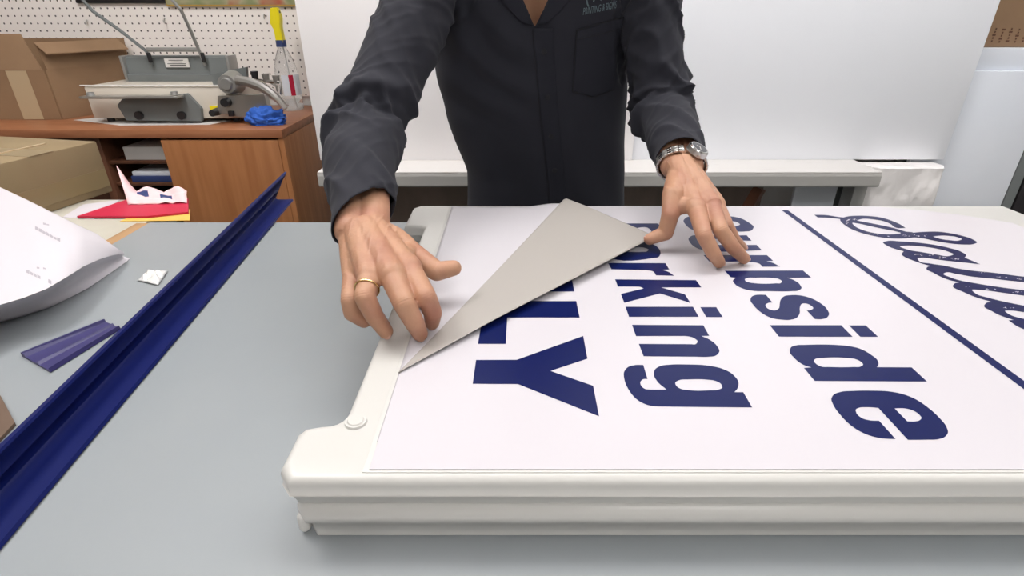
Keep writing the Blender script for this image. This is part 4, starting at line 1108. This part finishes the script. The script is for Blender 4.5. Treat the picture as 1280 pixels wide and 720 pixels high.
# cut cuffs open, and hem
def cut_region(bm, p, n, rad):
    fs = [f for f in bm.faces if (f.calc_center_median()-p).length < rad]
    geom = set(fs)
    for f in fs: geom.update(f.edges); geom.update(f.verts)
    res = bmesh.ops.bisect_plane(bm, geom=list(geom), plane_co=p, plane_no=n, dist=1e-6)
    dl = [f for f in bm.faces if (f.calc_center_median()-p).length < rad and (f.calc_center_median()-p).dot(n) > 0]
    bmesh.ops.delete(bm, geom=dl, context='FACES')
cut_region(sbm, cuffR+Vector((0, 0, 0)), (farR+Vector((1.05, 0, -.12))).normalized(), .095)
cut_region(sbm, cuffL, (farL+Vector((.05, 0, .0))).normalized(), .072)
# hem open
dl = [f for f in sbm.faces if f.calc_center_median().z < .740]; bmesh.ops.delete(sbm, geom=dl, context='FACES')
# neck opening with V at the front
VX, VZ, VS, VW = .036, 1.147, .50, .050
def inv(p):
    if p.z > 1.325: return True
    if p.y > 1.10: return False
    return p.z > VZ and abs(p.x-VX) < min((p.z-VZ)*VS, VW)
for no in (Vector((1, 0, -VS)), Vector((-1, 0, -VS)), Vector((0, 0, 1))):
    co_ = Vector((VX, 1, VZ)) if no.y == 0 and abs(no.x) > 0 else Vector((VX, 1, 1.325))
    fs = [f for f in sbm.faces if (no.z == 1 and f.calc_center_median().z > 1.30) or (no.z != 1 and f.calc_center_median().y < 1.11 and f.calc_center_median().z > VZ-.01 and abs(f.calc_center_median().x-VX) < .1)]
    geom = set(fs)
    for f in fs: geom.update(f.edges); geom.update(f.verts)
    bmesh.ops.bisect_plane(sbm, geom=list(geom), plane_co=co_, plane_no=no.normalized(), dist=1e-6)
dl = [f for f in sbm.faces if inv(f.calc_center_median())]; bmesh.ops.delete(sbm, geom=dl, context='FACES')
# wrinkles
def seg_param(p, a, b):
    t = (p-a).dot(b-a)/(b-a).length_squared; return t, (p-(a+(b-a)*max(0, min(1, t)))).length
sbm.normal_update()
sbm.verts.ensure_lookup_table()
disp = []
for v in sbm.verts:
    p = v.co; d = 0
    for (sh_, el, cu, ph) in ((SH_R, EL_R, cuffR, 0.), (SH_L, EL_L, cuffL, 2.1)):
        t1, d1 = seg_param(p, sh_, el); t2, d2 = seg_param(p, el, cu)
        if min(d1, d2) < .085:
            s = (min(t1, 1)*(el-sh_).length if d1 < d2 else (el-sh_).length+t2*(cu-el).length)
            Le = (el-sh_).length; Lt = Le+(cu-el).length
            near = el if d1 < .085 else cu
            a0, b0 = (sh_, el) if d1 < d2 else (el, cu)
            ax = (b0-a0).normalized(); qv = p-(a0+ax*(p-a0).dot(ax)); xr_ = ax.cross(Vector((0, 0, 1))).normalized(); yr_ = xr_.cross(ax)
            ca, sa = qv.dot(xr_)/.05, qv.dot(yr_)/.05
            def rg(f, sl, sd, wv=.55):
                q_ = Vector((s*f+sl*ca+.25*sl*sa, ca*wv+sd, sa*wv+ph)); n_ = noise.noise(q_)
                return (1-min(1, abs(n_)*2.6))**1.5
            eE = math.exp(-((s-Le+.005)/.065)**2); eS = math.exp(-((s-.06)/.13)**2); eC = math.exp(-((s-Lt+.06)/.045)**2)
            d += (.0135*eE+.0100*eS+.0060*eC+.0016)*(rg(20, 1.3, 3.1+ph)-.35)
            d += (.0055*eE+.0035*eS+.0025*eC+.0006)*(rg(38, -1.8, 9.7+ph, .8)-.35)
            # the upper sleeve bags over the forearm in one long fold, and a second shorter one below
            l1 = s-(Le-.030+.028*ca); d += .0120*math.exp(-(l1/.018)**2)*(1/(1+math.exp((l1-.010)/.0022)))*(.6+.4*sa)
            l2 = s-(Le+.012+.030*ca); d += .0085*math.exp(-(l2/.013)**2)*(1/(1+math.exp((l2-.007)/.002)))*max(0, .5+.6*ca)
            d *= min(1, max(0, (Lt+.01-s)/.02))
            break
    else:
        # torso: soft diagonal drag folds from the armpits, vertical drapes at the waist
        cx = .045
        w = noise.noise(p*5)
        dx = p.x-cx
        diag = math.sin((p.z*1.0+abs(dx)*1.1)*55+4*w)
        rr_ = math.hypot(p.x-.11, (p.z-1.27)*1.15); d += .0055*max(0, -v.normal.y)**2*math.sin(rr_*75+3.0*w)*max(0, min(1, (.06-p.x)/.06))*max(0, min(1, (p.z-.93)/.10))*(.5+.5*noise.noise(p*6+Vector((3, 3, 3)))+.3)
        amp = .0022*min(1, abs(dx)/.12)*max(0, min(1, (p.z-.95)/.12))
        d += amp*diag + .0022*math.sin(p.x*60+p.z*14+3*w)*max(0, min(1, (1.02-p.z)/.15)) + .003*noise.noise(p*11)
    disp.append(v.normal*d)
for v, dd in zip(sbm.verts, disp): v.co += dd
for _ in range(3): bmesh.ops.smooth_vert(sbm, verts=sbm.verts, factor=.3, use_axis_x=True, use_axis_y=True, use_axis_z=True)
so = from_bm('shirt', sbm, M['shirt'], angle=180); put(so, person)
md = so.modifiers.new('th', 'SOLIDIFY'); md.thickness = .0014; md.offset = -1
bpy.context.view_layer.update()
stree = bvh_of(so)
def front(x, z, off=.0015, y0=.80):
    h = stree.ray_cast(Vector((x, y0, z)), Vector((0, 1, 0)))
    if h[0] is None: return Vector((x, 1.08, z))
    return h[0]-Vector((0, off, 0))
def patch(name, fn, nu, nv, m, th=.0012):
    bm = bmesh.new(); g = [[bm.verts.new(fn(i/nu, j/nv)) for j in range(nv+1)] for i in range(nu+1)]
    for _ in range(2):      # even out ripples
        pass
    for i in range(nu):
        for j in range(nv): bm.faces.new((g[i][j], g[i+1][j], g[i+1][j+1], g[i][j+1]))
    o = from_bm(name, bm, m, angle=80); put(o, so)
    md = o.modifiers.new('th', 'SOLIDIFY'); md.thickness = th; md.offset = 0
    return o
def cxl(z): return float(np.interp(z, [.74, .85, 1.0, 1.15], [.086, .080, .058, .040]))
pk = patch('placket', lambda u, v: front(cxl(.75+.395*v)-.008+.034*u, .75+.395*v, .0016), 8, 70, M['shirt2'])
# seam lines
def seam(path, r=.0009):
    bm = bmesh.new(); add_tube(bm, path, r, 6); o = from_bm('seam', bm, M['stitch']); put(o, so)
seam([front(cxl(z)-.0085, z, .0006) for z in np.linspace(.75, 1.142, 60)], .0011)
for z in (1.108, 1.030, .955, .885, .815):
    c = front(cxl(z)+.008, z, .0034); bm = bmesh.new()
    add_cyl(bm, c+Vector((0, .0012, 0)), c-Vector((0, .0010, 0)), .0052, .0050, 24)
    add_cyl(bm, c-Vector((0, .0008, 0)), c-Vector((0, .0016, 0)), .0036, .0030, 20)
    put(from_bm('button', bm, M['stitch']), so)
# pocket
def pkt(u, v, off=.0018):
    x = .108+.080*u; zt_ = 1.142+.020*u; zb_ = 1.040-.012*(1-abs(2*u-1))
    return front(x, zb_+(zt_-zb_)*v, off)
pc = patch('pocket', pkt, 24, 26, M['shirt2'], .0012)
seam([pkt(0, v, .0026) for v in np.linspace(0, 1, 24)]+[]); seam([pkt(u, 0, .0026) for u in np.linspace(0, 1, 30)])
seam([pkt(u, 1, .0026) for u in np.linspace(0, 1, 30)], .0011); seam([pkt(u, .86, .0026) for u in np.linspace(0, 1, 30)])
# shirt logo text laid on the cloth
def text_on_shirt(txt, px0, py0, px1, py1, h):
    cu = bpy.data.curves.new('t', 'FONT'); cu.body = txt; cu.size = 1; cu.align_x = 'LEFT'
    o = bpy.data.objects.new('t', cu); C.objects.link(o); dg = bpy.context.evaluated_depsgraph_get(); dg.update()
    me = bpy.data.meshes.new_from_object(o.evaluated_get(dg)); bpy.data.objects.remove(o)
    xs = [v.co.x for v in me.vertices]; W_ = max(xs)
    A = front(aty(px0, py0, 1.02).x, aty(px0, py0, 1.02).z); B_ = front(aty(px1, py1, 1.02).x, aty(px1, py1, 1.02).z)
    for v in me.vertices:
        t = v.co.x/W_; x = A.x+(B_.x-A.x)*t; z = A.z+(B_.z-A.z)*t + v.co.y*h
        v.co = front(x, z, .0016)
    o = new_obj('embroidered_lettering', me, M['logo']); put(o, so); o['label'] = 'grey teal embroidered words on the chest'
text_on_shirt('PRINTING & SIGNS', 729, 19, 772, 10, .0155)
bm = bmesh.new()
def arcpath(pts):
    w = [front(aty(x, y, 1.02).x, aty(x, y, 1.02).z, .0018) for x, y in pts]; add_tube(bm, w, .0011, 6)
arcpath([(734, -6), (733.5, 0), (734.5, 5), (736, 8)]); arcpath([(742, 2.5), (744, -3), (746, -10)]); arcpath([(748, -4), (752, 0), (757, -4)]); arcpath([(763, -8), (766, 0), (765, 4)]); arcpath([(734, -6), (745, -22), (758, -22), (766, -6)])
o = from_bm('embroidered_emblem', bm, M['logo']); put(o, so)
# collar
def collar(s):
    def fn(u, v):
        # u along the V edge from point to neck, v outward
        z = 1.150+.135*u; x = VX+s*(min((z-VZ)*VS, VW));
        p = front(x+s*.002, z, .004)
        if u > .75: p.y = max(p.y, 1.0)
        q_ = front(x+s*(.010+.026*math.sin(PI*min(1, u*.75+.12))), z+.004-.030*(u > 0)*u, .005)
        return p.lerp(q_, v)
    patch('collar', fn, 16, 8, M['shirt2'], .002)
collar(-1); collar(1)
# cuffs: doubled band at the sleeve end
def cuff(c, d, r, e):
    pass
# trousers
bm = bmesh.new()
for s in (-1, 1):
    hip = Vector((.07+.085*s, 1.245, .86)); kn = Vector((.07+.10*s, 1.235, .47)); an = Vector((.07+.11*s, 1.28, .07))
    add_capsule(bm, hip, kn, .092, .070, 24); add_capsule(bm, kn, an, .070, .058, 24); add_capsule(bm, Vector((.07+.05*s, 1.235, .88)), hip, .100, .095, 24)
add_capsule(bm, Vector((.03, 1.225, .90)), Vector((.11, 1.225, .90)), .100, .100, 24)
tbm = remeshed(bm, .008, smooth=4)
dl = [v for v in tbm.verts if v.co.z < .035]
for v in dl: v.co.z = .035
put(from_bm('trousers', tbm, M['pants'], angle=180), person)
for s in (-1, 1):
    an = Vector((.07+.11*s, 1.28, 0)); bm = bmesh.new()
    add_capsule(bm, an+Vector((0, .04, .045)), an+Vector((.015*s, -.08, .04)), .042, .042); add_capsule(bm, an+Vector((.015*s, -.08, .036)), an+Vector((.03*s, -.17, .032)), .044, .034)
    r_ = remeshed(bm, .005, 3)
    for v in r_.verts: v.co.z = max(v.co.z, .002)
    put(from_bm('shoe', r_, M['shoe']), person)

# ---- wristwatch
def watch():
    d = (WR_L-EL_L).normalized(); c = WR_L-d*.004
    side = d.cross(Vector((0, 0, 1))).normalized(); nrm = side.cross(d).normalized()
    if nrm.z < 0: nrm = -nrm
    if side.x < 0: side = -side
    root = empty('wristwatch', c, 'silver steel wristwatch with a link bracelet at the cuff of the right hand in view', 'wristwatch')
    a_, b_ = .0365, .0265; n = 26
    for kk in range(n):
        t = 2*PI*kk/n
        pos = c+side*(a_*math.cos(t))+nrm*(b_*math.sin(t))
        tang = (-side*a_*math.sin(t)+nrm*b_*math.cos(t)).normalized(); outw = tang.cross(d).normalized()
        if outw.dot(pos-c) < 0: outw = -outw
        tcase = math.radians(58)
        if abs(((t-tcase+PI) % (2*PI))-PI) < .50: continue
        bm = bmesh.new()
        rot = Matrix((d, tang, outw)).transposed()
        for off, w in ((-.0064, .0054), (0, .0072), (.0064, .0054)):
            add_box(bm, pos+d*off, (w, .0080, .0034), rot, .0009, 2)
        put(from_bm('bracelet_link', bm, M['chrome'] if kk % 2 else M['steel']), root)
    t = math.radians(58); pos = c+side*((a_)*math.cos(t))+nrm*((b_+.0005)*math.sin(t)); outw = (side*math.cos(t)/a_+nrm*math.sin(t)/b_).normalized()
    bm = bmesh.new(); add_cyl(bm, pos-outw*.003, pos+outw*.0045, .0165, .0160, 40); cs_ = from_bm('case', bm, M['steel']); put(cs_, root)
    bm = bmesh.new(); add_cyl(bm, pos+outw*.0045, pos+outw*.0068, .0158, .0140, 40); put(from_bm('bezel', bm, M['chrome']), cs_)
    bm = bmesh.new(); add_cyl(bm, pos+outw*.0068, pos+outw*.0071, .0122, .0120, 32); o = from_bm('dial', bm, M['dial']); put(o, cs_)
    bm = bmesh.new(); x = d.cross(outw).normalized(); add_cyl(bm, pos+d*.0160, pos+d*.0198, .0026, .0026, 12); put(from_bm('crown', bm, M['steel']), cs_)
    bm = bmesh.new(); rot = Matrix((d, x, outw)).transposed(); add_box(bm, pos+outw*.0073+d*.004, (.008, .0009, .0004), rot); add_box(bm, pos+outw*.0074+x*.003, (.0009, .006, .0004), rot); put(from_bm('hands', bm, M['label'], smooth=False), cs_)
watch()
# ring
a, b = L_rin[0][0], L_rin[0][1]; d = (b-a).normalized(); c = a.lerp(b, .62); x = d.orthogonal().normalized(); y = d.cross(x)
bm = bmesh.new(); add_tube(bm, [c+x*math.cos(t)*.0122+y*math.sin(t)*.0122 for t in np.linspace(0, 2*PI, 33)[:-1]], .0009, 8, closed=True)
o = from_bm('finger_ring', bm, M['gold']); tag(o, 'thin gold band on the ring finger of the hand at the left', 'ring')

# ------------------------------------------------------------------ camera, world, view
cam = bpy.data.cameras.new('camera'); cam.sensor_width = 36; cam.lens = F/1280*36; cam.shift_x = -2/1280; cam.clip_start = .01
co = bpy.data.objects.new('camera', cam); C.objects.link(co); co.location = (0, 0, HC); co.rotation_euler = (PI/2-TH, 0, 0)
bpy.context.scene.camera = co
w = bpy.data.worlds.new('world'); bpy.context.scene.world = w; w.use_nodes = True
w.node_tree.nodes['Background'].inputs[0].default_value = (.9, .95, 1, 1); w.node_tree.nodes['Background'].inputs[1].default_value = .3
vs = bpy.context.scene.view_settings; vs.view_transform = 'Standard'; vs.look = 'None'; vs.exposure = 0; vs.gamma = 1; vs.use_curve_mapping = False
